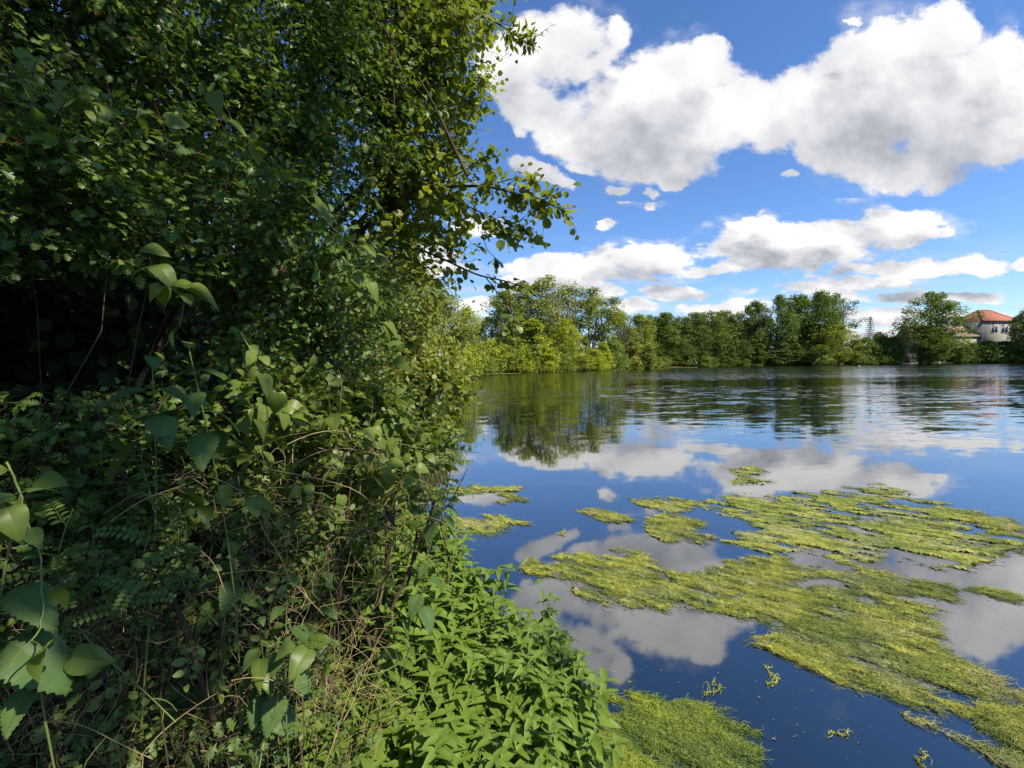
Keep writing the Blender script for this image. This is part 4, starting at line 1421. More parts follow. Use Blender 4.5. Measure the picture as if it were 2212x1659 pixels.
# ---- nettles: every leaf is a part
def nettle(tip, foot_xy, height_leafy, size, label, rz=0.0, pairs=6, tint=.5):
    z = base_z(*foot_xy)
    f = np.array([foot_xy[0], foot_xy[1], z])
    o = thing('nettle', tuple(f), label, 'nettle', 'stinging nettles in the hedge')
    top = np.array(tip) - f
    b = Geo()
    pl = curve_pts([[0, 0, -.05]], [top], 12, .0, .025)
    b.tubes(pl, np.linspace(.0035, .0014, 12)[None], 6)
    b.build('stem', M_GREENSTEM, o, smooth=True)
    Ls = np.linalg.norm(top)
    up_ = unit(top)
    a0 = rng.random() * 3
    for i in range(pairs):
        s = 1 - (height_leafy / Ls) * (1 - i / (pairs - 1)) ** .85
        idx = s * 11
        i0 = min(int(idx), 10)
        p = pl[0, i0] + (pl[0, i0 + 1] - pl[0, i0]) * (idx - i0)
        sc = size * (1.0 - .62 * (i / (pairs - 1)) ** 1.5)
        for q in (0, 1):
            a = a0 + i * math.pi / 2 + q * math.pi + rng.normal() * .2
            d = np.array([math.cos(a), math.sin(a), .15 - .75 * (1 - i / pairs)])
            d = unit(d + rng.normal(size=3) * .12)
            g = Geo()
            st = p + unit(d * [1, 1, .1]) * sc * .22
            g.leaves(L_NETTLE_NEAR, [st], [d], np.array([[.15, -.1, 1.0]]) + d * .3 + rng.normal(size=(1, 3)) * .15, [sc * (.85 + .3 * rng.random())], [tint + rng.normal() * .15], [.45])
            g.tubes(curve_pts([p], [st + d * sc * .02], 3, .1, 0), np.array([[.0012, .001, .0008]]), 4, .6)
            g.build('leaf', M_NETTLE, o)


def P3(x, y, d):
    return np.array(at(x, y, d))


def foot_under(x, y, d, dx=0, dy=0):
    p = at(x, y, d)
    return (p.x + dx, p.y + dy)


for (x, y, d, hl, sz, lb, pr) in (
        (45, 1065, .78, .26, .105, 'large nettle with drooping toothed leaves at the very edge of the view', 6),
        (328, 770, 1.02, .20, .110, 'nettle with two big round toothed leaves hanging in the dark hollow', 4),
        (405, 740, 1.10, .22, .085, 'nettle with narrow hanging leaves beside the pale climbing stem', 5),
        (620, 1240, 1.15, .25, .085, 'bluish green nettle low in the tangle of dry stems', 6),
        (530, 1110, 1.25, .22, .085, 'nettle with a long pointed leaf above the bramble', 5),
        (705, 1190, 1.45, .28, .085, 'nettle standing between the bramble and the willowherb', 6),
        (980, 1035, 1.75, .22, .070, 'dark stemmed nettle leaning out over the water', 6),
        (560, 1330, 1.15, .22, .080, 'short nettle near the dry litter under the bramble', 5),
        (930, 1180, 1.6, .2, .08, 'slim nettle among the upper willowherb plants', 5),
        (60, 1330, .80, .14, .075, 'nettle with one broad hanging leaf below the edge of the view nettle', 4)):
    nettle(P3(x, y, d), foot_under(x, y, d, -.06 if x < 900 else -.35, .06), hl, sz, lb, pairs=pr, tint=.4 + .2 * rng.random())


# ---- bindweed: climbing vines with heart shaped leaves, every leaf a part
def bindweed(label, path, leaves, size, tint=.55, stem=M_GREENSTEM, r=.0016, extra=()):
    p = np.array([P3(*q) for q in path])
    f = p[0].copy()
    o = thing('bindweed_vine', tuple(f), label, 'climbing plant', 'bindweed vines on the hedge')
    K = 30
    t = np.linspace(0, len(p) - 1, K)
    i = np.clip(t.astype(int), 0, len(p) - 2)
    pp = p[i] + (p[i + 1] - p[i]) * (t - i)[:, None]
    for _ in range(4):
        pp[1:-1] = (pp[:-2] + pp[1:-1] * 2 + pp[2:]) / 4
    pp += np.cumsum(rng.normal(size=(K, 3)) * .002, 0)
    pp -= f
    b = Geo()
    b.tubes(pp[None], np.linspace(r * 1.2, r * .7, K)[None], 5)
    b.build('stem', stem, o, smooth=True)
    for n in range(leaves + len(extra)):
        if n < leaves:
            j = int((n + .5) / leaves * (K - 1))
            st = pp[j]
            off = unit(rng.normal(size=3) + [.5, -.6, -.1]) * size * .7
            sz = size * (.65 + .6 * rng.random())
        else:
            e = extra[n - leaves]
            st = P3(*e[:3]) - f
            off = np.array([.01, -.01, -.01])
            sz = e[3]
        d = unit(np.array([rng.normal() * .6 + .35, rng.normal() * .5 - .2, -.45 + rng.normal() * .35]))
        nr = unit(np.array([.40, -.30, .80]) + rng.normal(size=3) * .38)
        g = Geo()
        g.leaves(L_HEART_NEAR, [st + off], [d], nr[None], [sz], [np.clip((tint if n < leaves else .15) + rng.normal() * .2, 0, 1)], [.3 + .8 * rng.random() ** 2])
        g.tubes(curve_pts([st], [st + off + d * sz * .12], 4, .1, .05), np.array([[.0010, .0009, .0008, .0007]]), 4, .6)
        g.build('leaf', M_BIND, o)


bindweed('bindweed vine trailing across the upper hedge in front of the sky gaps', [(470, 230, 1.45), (540, 300, 1.5), (610, 360, 1.5), (680, 440, 1.5), (740, 500, 1.55), (800, 560, 1.6)], 22, .058, .55)
bindweed('bindweed with large pale leaves curling in front of the dark hollow', [(300, 560, 1.0), (340, 590, .98), (375, 600, .98), (410, 640, 1.0), (395, 700, 1.02)], 10, .048, .6)
bindweed('pale bindweed stem arching from the hollow down into the hedge edge', [(520, 720, 1.25), (545, 770, 1.24), (570, 840, 1.25), (580, 920, 1.27), (555, 985, 1.3)], 9, .052, .6, r=.0022)
bindweed('leafy bindweed spread over the hedge edge above the water', [(520, 890, 1.35), (600, 880, 1.4), (680, 900, 1.45), (760, 930, 1.5), (840, 960, 1.55), (925, 985, 1.6)], 34, .052, .6)
bindweed('bindweed hanging at the waterside corner of the hedge', [(760, 1000, 1.5), (820, 1010, 1.5), (880, 1020, 1.5), (940, 1000, 1.55)], 16, .055, .5)
bindweed('bindweed with the biggest heart leaves at the lower edge of the hedge', [(20, 1000, .80), (60, 1060, .78), (100, 1180, .78), (130, 1330, .76), (60, 1420, .72)], 4, .048, .5,
         extra=((150, 1400, .80, .062), (40, 1420, .80, .066), (80, 1020, .92, .05)))
bindweed('bindweed winding through the middle shrub under the alder', [(690, 600, 1.7), (740, 590, 1.7), (800, 620, 1.75), (830, 700, 1.8), (850, 770, 1.8)], 18, .055, .45, r=.002)
bindweed('bindweed vine across the hawthorn leaves above the hollow', [(60, 130, 1.25), (130, 200, 1.25), (200, 215, 1.25), (270, 230, 1.3), (360, 260, 1.35)], 14, .058, .6)
bindweed('short bindweed with one bluish heart leaf over the dry stems', [(560, 1390, 1.15), (610, 1400, 1.12), (660, 1395, 1.12), (690, 1440, 1.15)], 6, .055, .5, extra=((660, 1385, 1.08, .065),))
bindweed('bindweed crossing the bramble tangle between the nettles', [(380, 1040, 1.15), (480, 1080, 1.15), (560, 1060, 1.2), (660, 1050, 1.3), (740, 1080, 1.4)], 14, .045, .55)


# ---- willowherb on the water's edge
def make_willowherb(h, leafy, nwhorl, size):
    root = thing('willowherb', (0, 0, 0), 'willowherb', 'willowherb')
    lean = rng.normal(size=2) * .10
    top = np.array([lean[0], lean[1], h])
    b, g = Geo(), Geo()
    pl = curve_pts([[0, 0, -.08]], [top], 12, 0, .03)
    b.tubes(pl, np.linspace(.0034, .0014, 12)[None], 5)
    b.build('stem', M_GREENSTEM, root, smooth=True)
    pos, ax, nr, sz, tn = [], [], [], [], []
    # side shoots
    lines = [(pl[0], nwhorl, 1.0)]
    for q in range(7):
        j = 3 + q
        a = rng.random() * 6.28
        e = pl[0, j] + np.array([math.cos(a) * .09, math.sin(a) * .09, .13 + .05 * rng.random()])
        sh = curve_pts([pl[0, j]], [e], 12, -.12, .03)
        b2 = sh[0]
        lines.append((b2, 6, .75))
    for line, nw, s_ in lines:
        for i in range(nw):
            s = (1 - leafy) + leafy * (i / (nw - 1)) if s_ == 1.0 else .2 + .8 * i / (nw - 1)
            idx = s * 11
            i0 = min(int(idx), 10)
            p = line[i0] + (line[i0 + 1] - line[i0]) * (idx - i0)
            up_f = i / (nw - 1)
            for q in range(2 if up_f < .85 else 4):
                a = i * math.pi / 2 + q * (math.pi if up_f < .85 else math.pi / 2) + rng.normal() * .2
                pos.append(p)
                ax.append([math.cos(a), math.sin(a), -.25 + .75 * up_f ** 1.5 + rng.normal() * .15])
                nr.append([rng.normal() * .2 - math.cos(a) * .3, rng.normal() * .2 - math.sin(a) * .3, 1])
                sz.append(size * s_ * (1.05 - .5 * up_f ** 2) * (.8 + .4 * rng.random()))
                tn.append(.35 + .35 * up_f + rng.normal() * .12)
    g.leaves(L_LANCE, np.array(pos), np.array(ax), np.array(nr), np.array(sz), np.clip(tn, 0, 1), .35 + .3 * rng.random(len(pos)))
    b3 = Geo()
    for line, nw, s_ in lines[1:]:
        b3.tubes(line[None], np.linspace(.0016, .0008, 12)[None], 4)
    b3.build('side_shoots', M_GREENSTEM, root)
    g.build('foliage', M_HERB, root)
    return root, h


WH = [make_willowherb(*a) for a in ((.75, .8, 14, .105), (.65, .85, 13, .10), (.85, .75, 15, .115), (.55, .9, 12, .095), (.70, .85, 14, .085), (.60, .8, 12, .11))]


def poly_sample(poly, n):
    poly = np.array(poly, float)
    lo, hi = poly.min(0), poly.max(0)
    out = []
    while len(out) < n:
        p = lo + rng.random((200, 2)) * (hi - lo)
        out += list(p[sdf_poly(p, poly) < 0])
    return np.array(out[:n])


def willowherbs():
    used = set()
    spots = []
    for p in poly_sample([(800, 1340), (900, 1300), (1000, 1325), (1100, 1335), (1180, 1340), (1205, 1395), (1215, 1500), (1180, 1600), (1060, 1650), (860, 1600), (780, 1480)], 112):
        d = np.interp(p[1], [1330, 1650], [2.0, 1.45]) + rng.normal() * .05
        spots.append((p[0], p[1], d, 'bright green willowherb in the leafy mound at the water edge', 'willowherb plants of the waterside mound'))
    for p in poly_sample([(800, 1110), (900, 1080), (980, 1130), (1020, 1190), (1030, 1260), (1040, 1330), (900, 1320), (800, 1300)], 58):
        d = np.interp(p[1], [1100, 1330], [2.55, 2.0]) + rng.normal() * .06
        spots.append((p[0], p[1], d, 'willowherb standing behind the leafy mound along the water', 'willowherb plants behind the mound'))
    for x, y, d, lb in ((1268, 1440, 2.0, 'single willowherb leaning out past the mound over the green algae'), (1182, 1338, 2.05, 'willowherb with the topmost tip of the mound'),
                        (1150, 1345, 2.05, 'willowherb just behind the topmost tip of the mound'), (1045, 1215, 2.4, 'willowherb shoot standing up against the water beside the trailing plant'),
                        (1060, 1290, 2.25, 'pale willowherb tip between the mound and the trailing plant'), (845, 1310, 1.75, 'pale yellowish willowherb rising over the mound toward the hedge')):
        spots.append((x, y, d, lb, None))
    for i, (x, y, d, lb, gr) in enumerate(spots):
        q = i % len(WH)
        root, h = WH[q]
        tip = at(x, y, d)
        fx, fy = tip.x - .06 + rng.normal() * .05, tip.y + .02 + rng.normal() * .05
        if x > 1240:
            fx -= .1
        zf = max(base_z(fx, fy), -.12)
        s = (tip.z - zf) / h
        s = max(.45, min(1.25, s))
        z = tip.z - h * s
        rz = rng.random() * 6.28
        sxy = 1.0 + .25 * rng.random()
        if q in used:
            o = copy_tree(root, (fx, fy, z), rz, (sxy, sxy, s), lb)
        else:
            used.add(q)
            o = root
            o.location, o.rotation_euler, o.scale = (fx, fy, z), (0, 0, rz), (sxy, sxy, s)
            o['label'] = lb
        if gr:
            o['group'] = gr
        elif 'group' in o:
            del o['group']


willowherbs()


# ---- dry stems, grass and small growth at the foot of the hedge
def dry_stems():
    first = None
    rows = [((150, 1330, .95), (380, 1560, .98), M_GREENSTEM), ((640, 1000, 1.25), (850, 990, 1.45), M_STRAW), ((420, 1180, 1.1), (560, 1360, 1.1), M_STRAW),
            ((560, 1010, 1.2), (880, 1180, 1.5), M_STRAW), ((330, 1030, 1.1), (640, 1190, 1.2), M_STRAW), ((500, 1470, 1.05), (690, 1530, 1.15), M_STRAW),
            ((620, 960, 1.3), (900, 1010, 1.6), M_STRAW), ((200, 1160, .95), (420, 1040, 1.1), M_STRAW), ((700, 1659, 1.2), (820, 1400, 1.5), M_STRAW),
            ((300, 1640, 1.0), (520, 1470, 1.1), M_STRAW), ((460, 1140, 1.15), (760, 1110, 1.4), M_STRAW), ((740, 1560, 1.3), (860, 1330, 1.5), M_STRAW),
            ((560, 1659, 1.1), (640, 1420, 1.2), M_STRAW), ((90, 1560, .9), (330, 1640, .95), M_STRAW), ((480, 1240, 1.15), (700, 1330, 1.3), M_STRAW), ((560, 1120, 1.2), (640, 1280, 1.2), M_STRAW),
            ((780, 1460, 1.45), (930, 1430, 1.6), M_GREENSTEM), ((800, 1540, 1.4), (960, 1510, 1.55), M_GREENSTEM), ((690, 1420, 1.3), (1010, 1010, 1.72), M_DARKSTEM)]
    for i, (a, e, mt) in enumerate(rows):
        b = Geo()
        p0, p1 = P3(*a), P3(*e)
        pl = curve_pts([p0], [p1], 12, .12 if mt is not M_DARKSTEM else .01, .04)
        f = p0.copy()
        r = .0022 if mt is not M_STRAW else .0014
        b.tubes(pl - f, np.linspace(r, r * .6, 12)[None], 5)
        # forked tips
        j = pl[0, 6:11] - f
        b.tubes(curve_pts(j, j + rng.normal(size=(5, 3)) * .05, 5, .1, .1), np.linspace(r * .6, r * .3, 5)[None], 4)
        o = b.build('dead_stem' if mt is M_STRAW else 'bare_stem', mt, smooth=True)
        o.location = f
        if mt is M_STRAW:
            tag(o, 'thin straw coloured dead stem arching through the low tangle', 'dead stem', 'dead stems in the tangle')
        elif mt is M_DARKSTEM:
            tag(o, 'long straight dark stem slanting up from the litter to the water', 'vine')
        else:
            tag(o, ('green bare stem running down over the dry litter', 'thick pale green stem at the edge of the leafy mound', 'lower pale green stem lying along the leafy mound')[[0, 16, 17].index(i)], 'vine')
    # the fine litter nobody could count
    b = Geo()
    pts = poly_sample([(0, 1250), (250, 1330), (420, 1260), (620, 1300), (780, 1330), (820, 1659), (0, 1659)], 800)
    a = np.array([P3(x, y, .95 + .35 * (x / 800) + rng.random() * .35) for x, y in pts])
    e = a + unit(rng.normal(size=(800, 3)) + [.2, 0, .5]) * (.06 + .2 * rng.random((800, 1)))
    b.tubes(curve_pts(a, e, 7, .12, .10), np.linspace(.0010, .0004, 7)[None], 3, rng.random(800))
    pts = poly_sample([(350, 1000), (700, 960), (900, 1000), (880, 1250), (600, 1330), (300, 1200)], 260)
    a = np.array([P3(x, y, 1.05 + .45 * (x / 900) + rng.random() * .2) for x, y in pts])
    e = a + unit(rng.normal(size=(260, 3)) + [.2, 0, .1]) * (.08 + .25 * rng.random((260, 1)))
    b.tubes(curve_pts(a, e, 7, .15, .10), np.linspace(.0012, .0005, 7)[None], 3, rng.random(260))
    o = b.build('dry_grass', M_STRAW)
    tag(o, 'fine dry grass stalks tangled at the foot of the hedge', 'dry grass', kind='stuff')
    # low ground cover on the bank
    g = Geo()
    n = 26000
    x = -2.2 + 3.2 * rng.random(n)
    y = -.2 + 4.0 * rng.random(n)
    xy = np.stack([x, y], -1)
    ok = sdf_poly(xy, SHORE) > .02
    xy = xy[ok]
    n = len(xy)
    z = ground_height(xy) + .02 + .22 * rng.random(n) ** 2
    p = np.column_stack([xy, z])
    g.leaves(L_OVAL, p, unit(rng.normal(size=(n, 3)) * [1, 1, .4] + [0, 0, .2]), unit(rng.normal(size=(n, 3)) * .4 + [0, 0, 1]), .02 + .035 * rng.random(n), rng.random(n) * .7, .3)
    nb = 5000
    i = rng.integers(0, n, nb)
    i = i[p[i][:, 0] < -.35]
    nb = len(i)
    g.leaves(L_NARROW, p[i] * [1, 1, 0] + np.column_stack([np.zeros((nb, 2)), ground_height(xy[i])]), unit(rng.normal(size=(nb, 3)) * .35 + [0, 0, 1]), rand_unit(nb) * [1, 1, .2], .15 + .2 * rng.random(nb), rng.random(nb) * .6, .5)
    o = g.build('ground_cover', M_SMALL)
    tag(o, 'low creeping leaves and grass covering the bank soil', 'ground cover', kind='stuff')


dry_stems()


# ---- vetch with feathered leaves
def vetch():
    root = thing('vetch', (0, 0, 0), 'vetch', 'vetch')
    b = Geo()
    pl = curve_pts([[0, 0, 0]], [[.06, -.03, .24]], 12, .0, .08)
    b.tubes(pl, np.linspace(.0014, .0006, 12)[None], 4)
    for q in range(7):
        j = 1 + int(q * 1.5)
        a = q * 2.4 + rng.random()
        e = pl[0, j] + np.array([math.cos(a) * .07, math.sin(a) * .07, .02])
        rc = curve_pts([pl[0, j]], [e], 9, .12, .03)
        g = Geo()
        g.tubes(rc, np.linspace(.0008, .0004, 9)[None], 3)
        t = np.arange(1, 9)
        for sg in (-1, 1):
            side = unit(np.cross(unit(rc[0, t] - rc[0, t - 1]), [0, 0, 1.0])) * sg
            g.leaves(L_OVAL, rc[0, t], side + [0, 0, .1] + unit(rc[0, t] - rc[0, t - 1]) * .3, np.tile([0, 0, 1.0], (8, 1)) + rng.normal(size=(8, 3)) * .2, np.linspace(.017, .011, 8), .30 + rng.normal(size=8) * .1, .2)
        g.build('leaf', M_SMALL, root)
    b.build('stem', M_GREENSTEM, root)
    for i, (x, y, d) in enumerate(((240, 1270, .92), (330, 1040, 1.05), (390, 1130, 1.02), (560, 1010, 1.2), (300, 1300, .95), (470, 1290, 1.05), (660, 1530, 1.1), (820, 1060, 1.5), (150, 1250, .9), (720, 1000, 1.4))):
        p = P3(x, y + 60, d)
        o = root if i == 0 else copy_tree(root)
        o.location, o.rotation_euler = tuple(p), (rng.normal() * .3, rng.normal() * .3, rng.random() * 6.28)
        tag(o, 'vetch with small feathered leaflets climbing in the hedge tangle', 'vetch', 'vetch plants in the hedge')


vetch()


def dead_leaves():
    for x, y, d, s, lb in ((14, 300, 1.15, .032, 'red-brown dead leaf at the very edge of the hedge'), (606, 575, 1.35, .032, 'red-brown curled dead leaf hanging under the alder'),
                           (205, 24, 1.5, .02, 'tiny red leaf beside the pale limb'), (585, 520, 1.6, .028, 'small faded brown leaf near the hanging dead leaf'),
                           (838, 1102, 1.48, .04, 'shrivelled black leaf on the dark slanting stem')):
        g = Geo()
        g.leaves(L_OVAL, np.zeros((3, 3)) + rng.normal(size=(3, 3)) * .006, unit(rng.normal(size=(3, 3)) * .25 + [.1, 0, -1]), rng.normal(size=(3, 3)), np.array([s, s * .8, s * .7]), .2 + .5 * rng.random(3) if y < 1000 else [0, 0, 0], 1.2)
        o = g.build('dead_leaf', M_DEAD if y < 1000 else M_DARKSTEM)
        o.location = P3(x, y, d)
        tag(o, lb, 'dead leaf')


dead_leaves()


# ------------------------------------------------------------------ floating algae
def vnoise(p, seed):
    """smooth value noise on the plane"""
    r = np.random.default_rng(seed).random((256, 256))
    i = np.floor(p).astype(int)
    f = p - i
    f = f * f * (3 - 2 * f)
    a = lambda dx, dy: r[(i[..., 0] + dx) % 256, (i[..., 1] + dy) % 256]
    return (a(0, 0) * (1 - f[..., 0]) + a(1, 0) * f[..., 0]) * (1 - f[..., 1]) + (a(0, 1) * (1 - f[..., 0]) + a(1, 1) * f[..., 0]) * f[..., 1]


def fbm(p, seed, octs=5, gain=.55):
    s, w, n = 0, 1, 0
    for o in range(octs):
        s = s + w * vnoise(p * 2 ** o + 17.3 * o, seed + o)
        n += w
        w *= gain
    return s / n


def algae_mat(kind):
    lo, mid, hi, tan = kind
    mt, k, b = principled('algae', .55, .25)
    a = k.new('ShaderNodeAttribute', attribute_name='tint')
    g = k.new('ShaderNodeNewGeometry')
    n1 = k.noise(g.outputs['Position'], 40.0, 5.0, .65)
    n2 = k.noise(g.outputs['Position'], 2.2, 4.0, .6)
    f = k.math('ADD', a.outputs['Fac'], k.math('MULTIPLY', k.math('SUBTRACT', n1, .5), .9), clamp=True)
    c = k.ramp(f, [(0, lo), (.45, mid), (1, hi)])
    c = k.mix(k.rng(n2, .50, .68, 0, .75), c, tan)
    n3 = k.noise(g.outputs['Position'], 1.3, 5.0, .65)
    c = k.mix(k.rng(n3, .50, .64, 0, .6), c, (.075, .125, .035))
    n4 = k.noise(g.outputs['Position'], 9.0, 3.0, .6)
    c = k.mix(k.rng(n4, .62, .72, 0, .55), c, (.15, .11, .04))
    k.l.new(c, b.inputs['Base Color'])
    bp = k.new('ShaderNodeBump')
    bp.inputs['Strength'].default_value = .4
    bp.inputs['Distance'].default_value = .02
    k.l.new(n1, bp.inputs['Height'])
    k.l.new(bp.outputs[0], b.inputs['Normal'])
    return mt


M_ALGAE = algae_mat(((.045, .085, .022), (.165, .195, .030), (.37, .365, .060), (.33, .31, .15)))
M_ALGAE_GREEN = algae_mat(((.035, .08, .025), (.13, .19, .025), (.27, .31, .035), (.24, .27, .04)))
FLOW = unit(np.array([.78, -.62]))
FLOWN = np.array([.62, .78])


def mat_thing(poly_px, label, seed, step, loose=.55, sink=.5, mt=None, strands=1500, dens=.5, warp=.25, s_len=.07, height=1.0):
    poly = np.array([tuple(on_water(*q))[:2] for q in poly_px])
    c0 = poly.mean(0)
    lo, hi = poly.min(0) - warp, poly.max(0) + warp
    nx, ny = int((hi[0] - lo[0]) / step) + 2, int((hi[1] - lo[1]) / step) + 2
    gx, gy = np.meshgrid(lo[0] + np.arange(nx) * step, lo[1] + np.arange(ny) * step, indexing='ij')
    p = np.stack([gx, gy], -1)
    al = np.stack([p @ FLOW, p @ FLOWN], -1)          # along and across the drift

    def field(p, al):
        wv = np.stack([fbm(al * [1.6, 3.5], seed + 40), fbm(al * [1.6, 3.5] + 9, seed + 50)], -1) - .5
        d = -sdf_poly((p + wv * warp * 2).reshape(-1, 2), poly).reshape(p.shape[:-1])
        n = fbm(al * [2.2, 6.0], seed, 6, .6)
        fine = fbm(al * [7, 30.0], seed + 9, 4, .65)
        edge = np.clip(d / (warp * 1.6), -1, 1)
        mid = fbm(al * [3.5, 15.0], seed + 23, 5, .6)
        return edge * .26 + (n - .5) * 2.0 + (mid - .5) * 1.6 + (fine - .5) * 1.2 * loose * 2 + (dens - .5) * .9 - .13, fine, mid, d
    cov, fine, n, d = field(p, al)
    cov = np.where(d < -warp * .3, -1, cov)
    z = np.clip(cov - .09, -.4, .5) * .026 * height * sink * 2 + (fine - .5) * .014 * height
    keep = cov > -.09
    fk = keep[:-1, :-1] & keep[1:, :-1] & keep[1:, 1:] & keep[:-1, 1:]
    ii, jj = np.nonzero(fk)
    if not len(ii):
        return
    q = np.stack([ii * ny + jj, (ii + 1) * ny + jj, (ii + 1) * ny + jj + 1, ii * ny + jj + 1], -1)
    used, inv = np.unique(q, return_inverse=True)
    jit = rng.normal(size=(len(used), 2)) * step * .22
    v = np.column_stack([p.reshape(-1, 2)[used] + jit - c0, z.ravel()[used] + rng.normal(size=len(used)) * .003])
    tint = np.clip(.36 + (fine.ravel()[used] - .5) * 1.2 + (n.ravel()[used] - .5) * 2.0 + np.clip(cov.ravel()[used], -.3, .4) * .5, 0, 1)
    g = Geo()
    g.add(v, inv.reshape(q.shape), tint)
    # loose threads lying over the mat
    pick = rng.integers(0, len(used), strands)
    st = v[pick] + np.column_stack([rng.normal(size=(strands, 2)) * step, np.full(strands, .0005)])
    ang = rng.normal(size=strands) * .55 + (rng.random(strands) < .25) * rng.normal(size=strands) * 1.2
    dr = np.column_stack([FLOW[0] * np.cos(ang) - FLOW[1] * np.sin(ang), FLOW[0] * np.sin(ang) + FLOW[1] * np.cos(ang), rng.normal(size=strands) * .03])
    L = s_len * (.4 + 1.2 * rng.random(strands))
    pl = curve_pts(st, st + dr * L[:, None], 6, .02, .20)
    pl[..., 2] = st[:, None, 2] + (pl[..., 2] - st[:, None, 2]) * .35
    rr = .0013 * (1 + step * 16)
    g.tubes(pl, np.linspace(1.1, .5, 6)[None] * rr * (.6 + .8 * rng.random((strands, 1))), 3, np.clip(tint[pick] + rng.normal(size=strands) * .22 + .1, 0, 1))
    o = g.build('algae_raft', mt or M_ALGAE, smooth=True)
    o.location = (c0[0], c0[1], 0.004)
    tag(o, label, 'algae', 'algae rafts floating on the lake')
    return o


mat_thing([(940, 1054), (1000, 1050), (1070, 1053), (1062, 1064), (940, 1070)], 'thin yellow strip of algae reaching out from behind the hedge edge', 1, .03, strands=900, warp=.16, dens=.75)
mat_thing([(1045, 1078), (1090, 1064), (1140, 1078), (1090, 1088)], 'small bright lens of algae just off the thin strip by the bank', 2, .025, strands=700, warp=.14, dens=.75)
mat_thing([(1065, 1054), (1130, 1051), (1125, 1059), (1070, 1062)], 'faint sliver of algae at the end of the thin strip', 22, .03, strands=200, warp=.10, dens=.7)
mat_thing([(915, 1125), (980, 1106), (1085, 1118), (1135, 1128), (1100, 1150), (1040, 1160), (930, 1150)], 'olive algae raft touching the willowherb at the bank', 3, .022, strands=1600, warp=.16, dens=.62)
mat_thing([(875, 978), (940, 960), (975, 968), (960, 998), (880, 1004)], 'bright yellow algae patch under the hanging bindweed leaves', 4, .045, strands=900, warp=.2, dens=.85)
mat_thing([(1568, 1012), (1625, 1008), (1645, 1018), (1605, 1030), (1652, 1040), (1635, 1048), (1566, 1046), (1598, 1028)], 'small bright algae patch lying farthest out on the open lake', 5, .035, strands=700, warp=.14, dens=.8)
mat_thing([(1355, 1078), (1420, 1074), (1490, 1082), (1497, 1102), (1460, 1110), (1400, 1096)], 'lens shaped algae patch west of the big raft top', 6, .022, strands=1300, warp=.15, dens=.72)
mat_thing([(1240, 1105), (1280, 1097), (1330, 1108), (1382, 1118), (1350, 1130), (1290, 1122)], 'narrow pointed algae patch nearest the bank of the upper row', 7, .022, strands=1000, warp=.15, dens=.68)
mat_thing([(1385, 1120), (1440, 1108), (1500, 1125), (1540, 1160), (1500, 1174), (1440, 1176), (1395, 1150)], 'roundish olive algae patch between the lens patch and the big raft', 8, .020, strands=2200, warp=.16, dens=.72)
mat_thing([(1508, 1085), (1590, 1066), (1700, 1075), (1790, 1060), (1880, 1072), (1960, 1090), (2060, 1100), (2130, 1108), (2195, 1132), (2150, 1142), (2080, 1135), (2160, 1165), (2180, 1180), (2130, 1195),
           (2080, 1225), (1980, 1222), (1880, 1205), (1800, 1215), (1720, 1195), (1640, 1195), (1560, 1180), (1600, 1150), (1560, 1125), (1520, 1110)],
          'broad upper part of the big algae raft with yellow crests', 9, .024, strands=9000, warp=.22, dens=.60)
mat_thing([(1115, 1222), (1160, 1208), (1240, 1198), (1330, 1186), (1400, 1195), (1420, 1225), (1500, 1240), (1580, 1225), (1640, 1250), (1650, 1310), (1600, 1345), (1520, 1325), (1420, 1310), (1300, 1300), (1250, 1280), (1240, 1245), (1150, 1240)],
          'long arm of the algae raft pointing at the willowherb mound', 10, .016, strands=8000, warp=.17, dens=.66)
mat_thing([(1580, 1215), (1700, 1200), (1830, 1220), (1960, 1255), (2035, 1290), (2020, 1330), (2030, 1385), (2090, 1440), (2150, 1480), (2110, 1520), (2080, 1590), (2000, 1570), (1900, 1530), (1790, 1460), (1700, 1420), (1590, 1385), (1680, 1365), (1640, 1310)],
          'wide diagonal algae raft reaching across the dark near water', 11, .013, strands=16000, warp=.17, dens=.66)
mat_thing([(1960, 1240), (2040, 1262), (2150, 1275), (2212, 1290), (2190, 1300), (2100, 1290), (2010, 1280)], 'thin dark streamer of algae trailing off the diagonal raft', 12, .02, strands=1200, warp=.12, dens=.62)
mat_thing([(2095, 1450), (2212, 1500), (2290, 1560), (2300, 1720), (2140, 1720), (2085, 1640), (2070, 1600), (2110, 1570), (2120, 1500)], 'algae raft in the lowest corner of the view, past the diagonal raft', 13, .011, strands=9000, warp=.13, dens=.64)
mat_thing([(1180, 1670), (1190, 1560), (1250, 1500), (1290, 1470), (1360, 1462), (1440, 1515), (1530, 1545), (1580, 1590), (1615, 1650), (1630, 1760), (1300, 1800), (1150, 1760)], 'thick green algae bed around the foot of the willowherb mound', 14, .009, strands=16000, warp=.2, dens=.78, mt=M_ALGAE_GREEN, s_len=.045, height=1.2)
mat_thing([(1840, 1052), (1920, 1045), (2000, 1062), (2030, 1085), (1960, 1088), (1880, 1066)], 'sparse green algae drifting beyond the big raft', 15, .03, strands=700, warp=.25, dens=.42)
mat_thing([(2130, 1165), (2170, 1152), (2212, 1160), (2290, 1185), (2290, 1215), (2200, 1195)], 'yellow algae strip running out of view beside the big raft', 16, .024, strands=1500, warp=.15, dens=.66)
mat_thing([(2060, 1108), (2120, 1106), (2190, 1128), (2195, 1142), (2120, 1140)], 'yellow algae tongue at the far tip of the big raft', 17, .026, strands=1000, warp=.14, dens=.7)


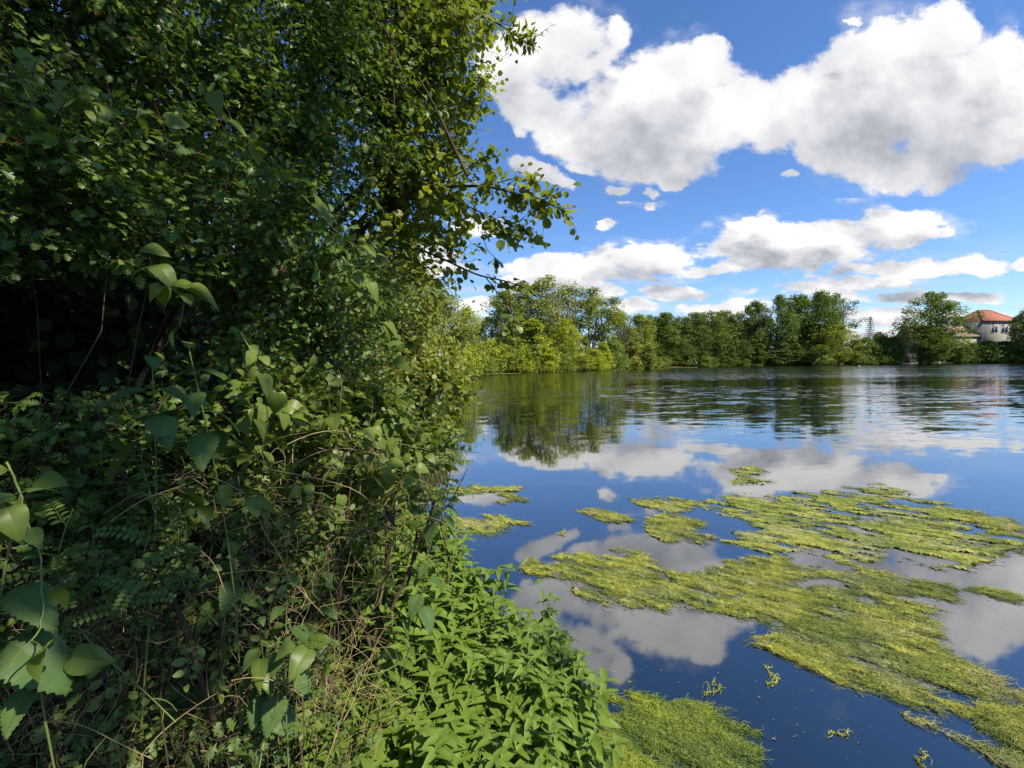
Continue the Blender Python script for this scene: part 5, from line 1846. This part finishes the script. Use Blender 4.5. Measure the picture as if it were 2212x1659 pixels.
def scraps():
    rows = [(1667, 1462, .10, 'curled pale scrap of algae alone on the dark near water', .9), (1540, 1490, .09, 'thin wriggling thread of algae on the dark near water', .7),
            (1215, 1152, .10, 'tiny algae scrap between the bank raft and the narrow patch', .9), (1810, 1585, .06, 'algae wisp low on the dark water near the diagonal raft', .7),
            (1600, 1575, .08, 'teal wisp of algae beside the thick green bed', .5), (1990, 1640, .06, 'algae thread by the raft in the lowest corner', .7)]
    for x, y, s, lb, tn in rows:
        c = on_water(x, y)
        g = Geo()
        n = 34
        t = np.linspace(-1, 1, n)
        core = np.column_stack([t * s, s * .35 * np.sin(t * 3 + rng.random() * 6), np.full(n, .004)])
        st = core + rng.normal(size=(n, 3)) * [s * .06, s * .06, .002]
        g.tubes(curve_pts(st, st + rng.normal(size=(n, 3)) * [s * .35, s * .25, .004], 6, .05, .25), np.linspace(.003, .0012, 6)[None], 4, tn + rng.normal(size=n) * .1)
        g.tubes(core[None], .004, 5, tn)
        o = g.build('algae_scrap', M_ALGAE, smooth=True)
        o.location = c
        o.rotation_euler = (0, 0, rng.random() * 3)
        tag(o, lb, 'algae')
    # the pinkish dead leaf at the tip of the long arm
    g = Geo()
    g.leaves(L_OVAL, np.array([[0, 0, .012], [.02, .01, .02]]), np.array([[1, .2, .1], [-.6, 1, .2]]), np.array([[0, -.2, 1.0], [.3, 0, 1]]), np.array([.075, .06]), np.array([.8, .9]), .8)
    mt = principled('faded_petal', .6, .2)[0]
    mt.node_tree.nodes['Principled BSDF'].inputs['Base Color'].default_value = (.52, .26, .20, 1)
    o = g.build('floating_leaf', mt)
    o.location = on_water(1240, 1276)
    tag(o, 'pinkish dead leaf floating at the end of the long algae arm', 'dead leaf')
    # specks nobody could count
    g = Geo()
    px = np.column_stack([980 + 1250 * rng.random(300), 930 + 720 * rng.random(300) ** 1.2])
    w = np.array([tuple(on_water(*q)) for q in px])
    w = w[sdf_poly(w[:, :2], SHORE) < -.1]
    n = len(w)
    g.leaves(L_OVAL, w + [0, 0, .006], np.column_stack([rng.normal(size=(n, 2)), np.zeros(n)]), np.tile([0, 0, 1.0], (n, 1)), .005 + .014 * rng.random(n) ** 3, rng.random(n), 0)
    o = g.build('floating_specks', M_STRAW)
    tag(o, 'specks of seed and leaf litter drifting on the water', 'specks', kind='stuff')


scraps()


def shore_algae():
    """the yellow-green scum line along the far shore"""
    for i0, i1, wd, lb in ((14, 21, 2.6, 'yellow-green scum line along the sunlit far shore'), (22, 25, 1.6, 'yellow-green scum line along the shore under the big single tree')):
        pts = SHORE[i0:i1 + 1]
        t = np.linspace(0, len(pts) - 1, 260)
        i = np.clip(t.astype(int), 0, len(pts) - 2)
        p = pts[i] + (pts[i + 1] - pts[i]) * (t - i)[:, None]
        tan = unit(np.gradient(p, axis=0))
        nrm = np.column_stack([tan[:, 1], -tan[:, 0]])      # towards the water
        w = wd * np.clip(fbm(np.column_stack([t * 3, t * 0]), 77, 4) * 2.2 - .55, .02, 1.6)
        v = np.concatenate([np.column_stack([p + nrm * 2.6, np.full(260, .02)]), np.column_stack([p + nrm * (2.9 + w[:, None] * .6), np.full(260, .03)]), np.column_stack([p + nrm * (3.0 + w[:, None]), np.full(260, .006)])])
        a = np.arange(259)
        f = np.concatenate([np.stack([a + k * 260, a + k * 260 + 1, a + (k + 1) * 260 + 1, a + (k + 1) * 260], -1) for k in (0, 1)])
        g = Geo()
        g.add(v, f, np.clip(.75 + rng.normal(size=len(v)) * .15, 0, 1))
        tag(g.build('algae_line', M_ALGAE), lb, 'algae')


shore_algae()
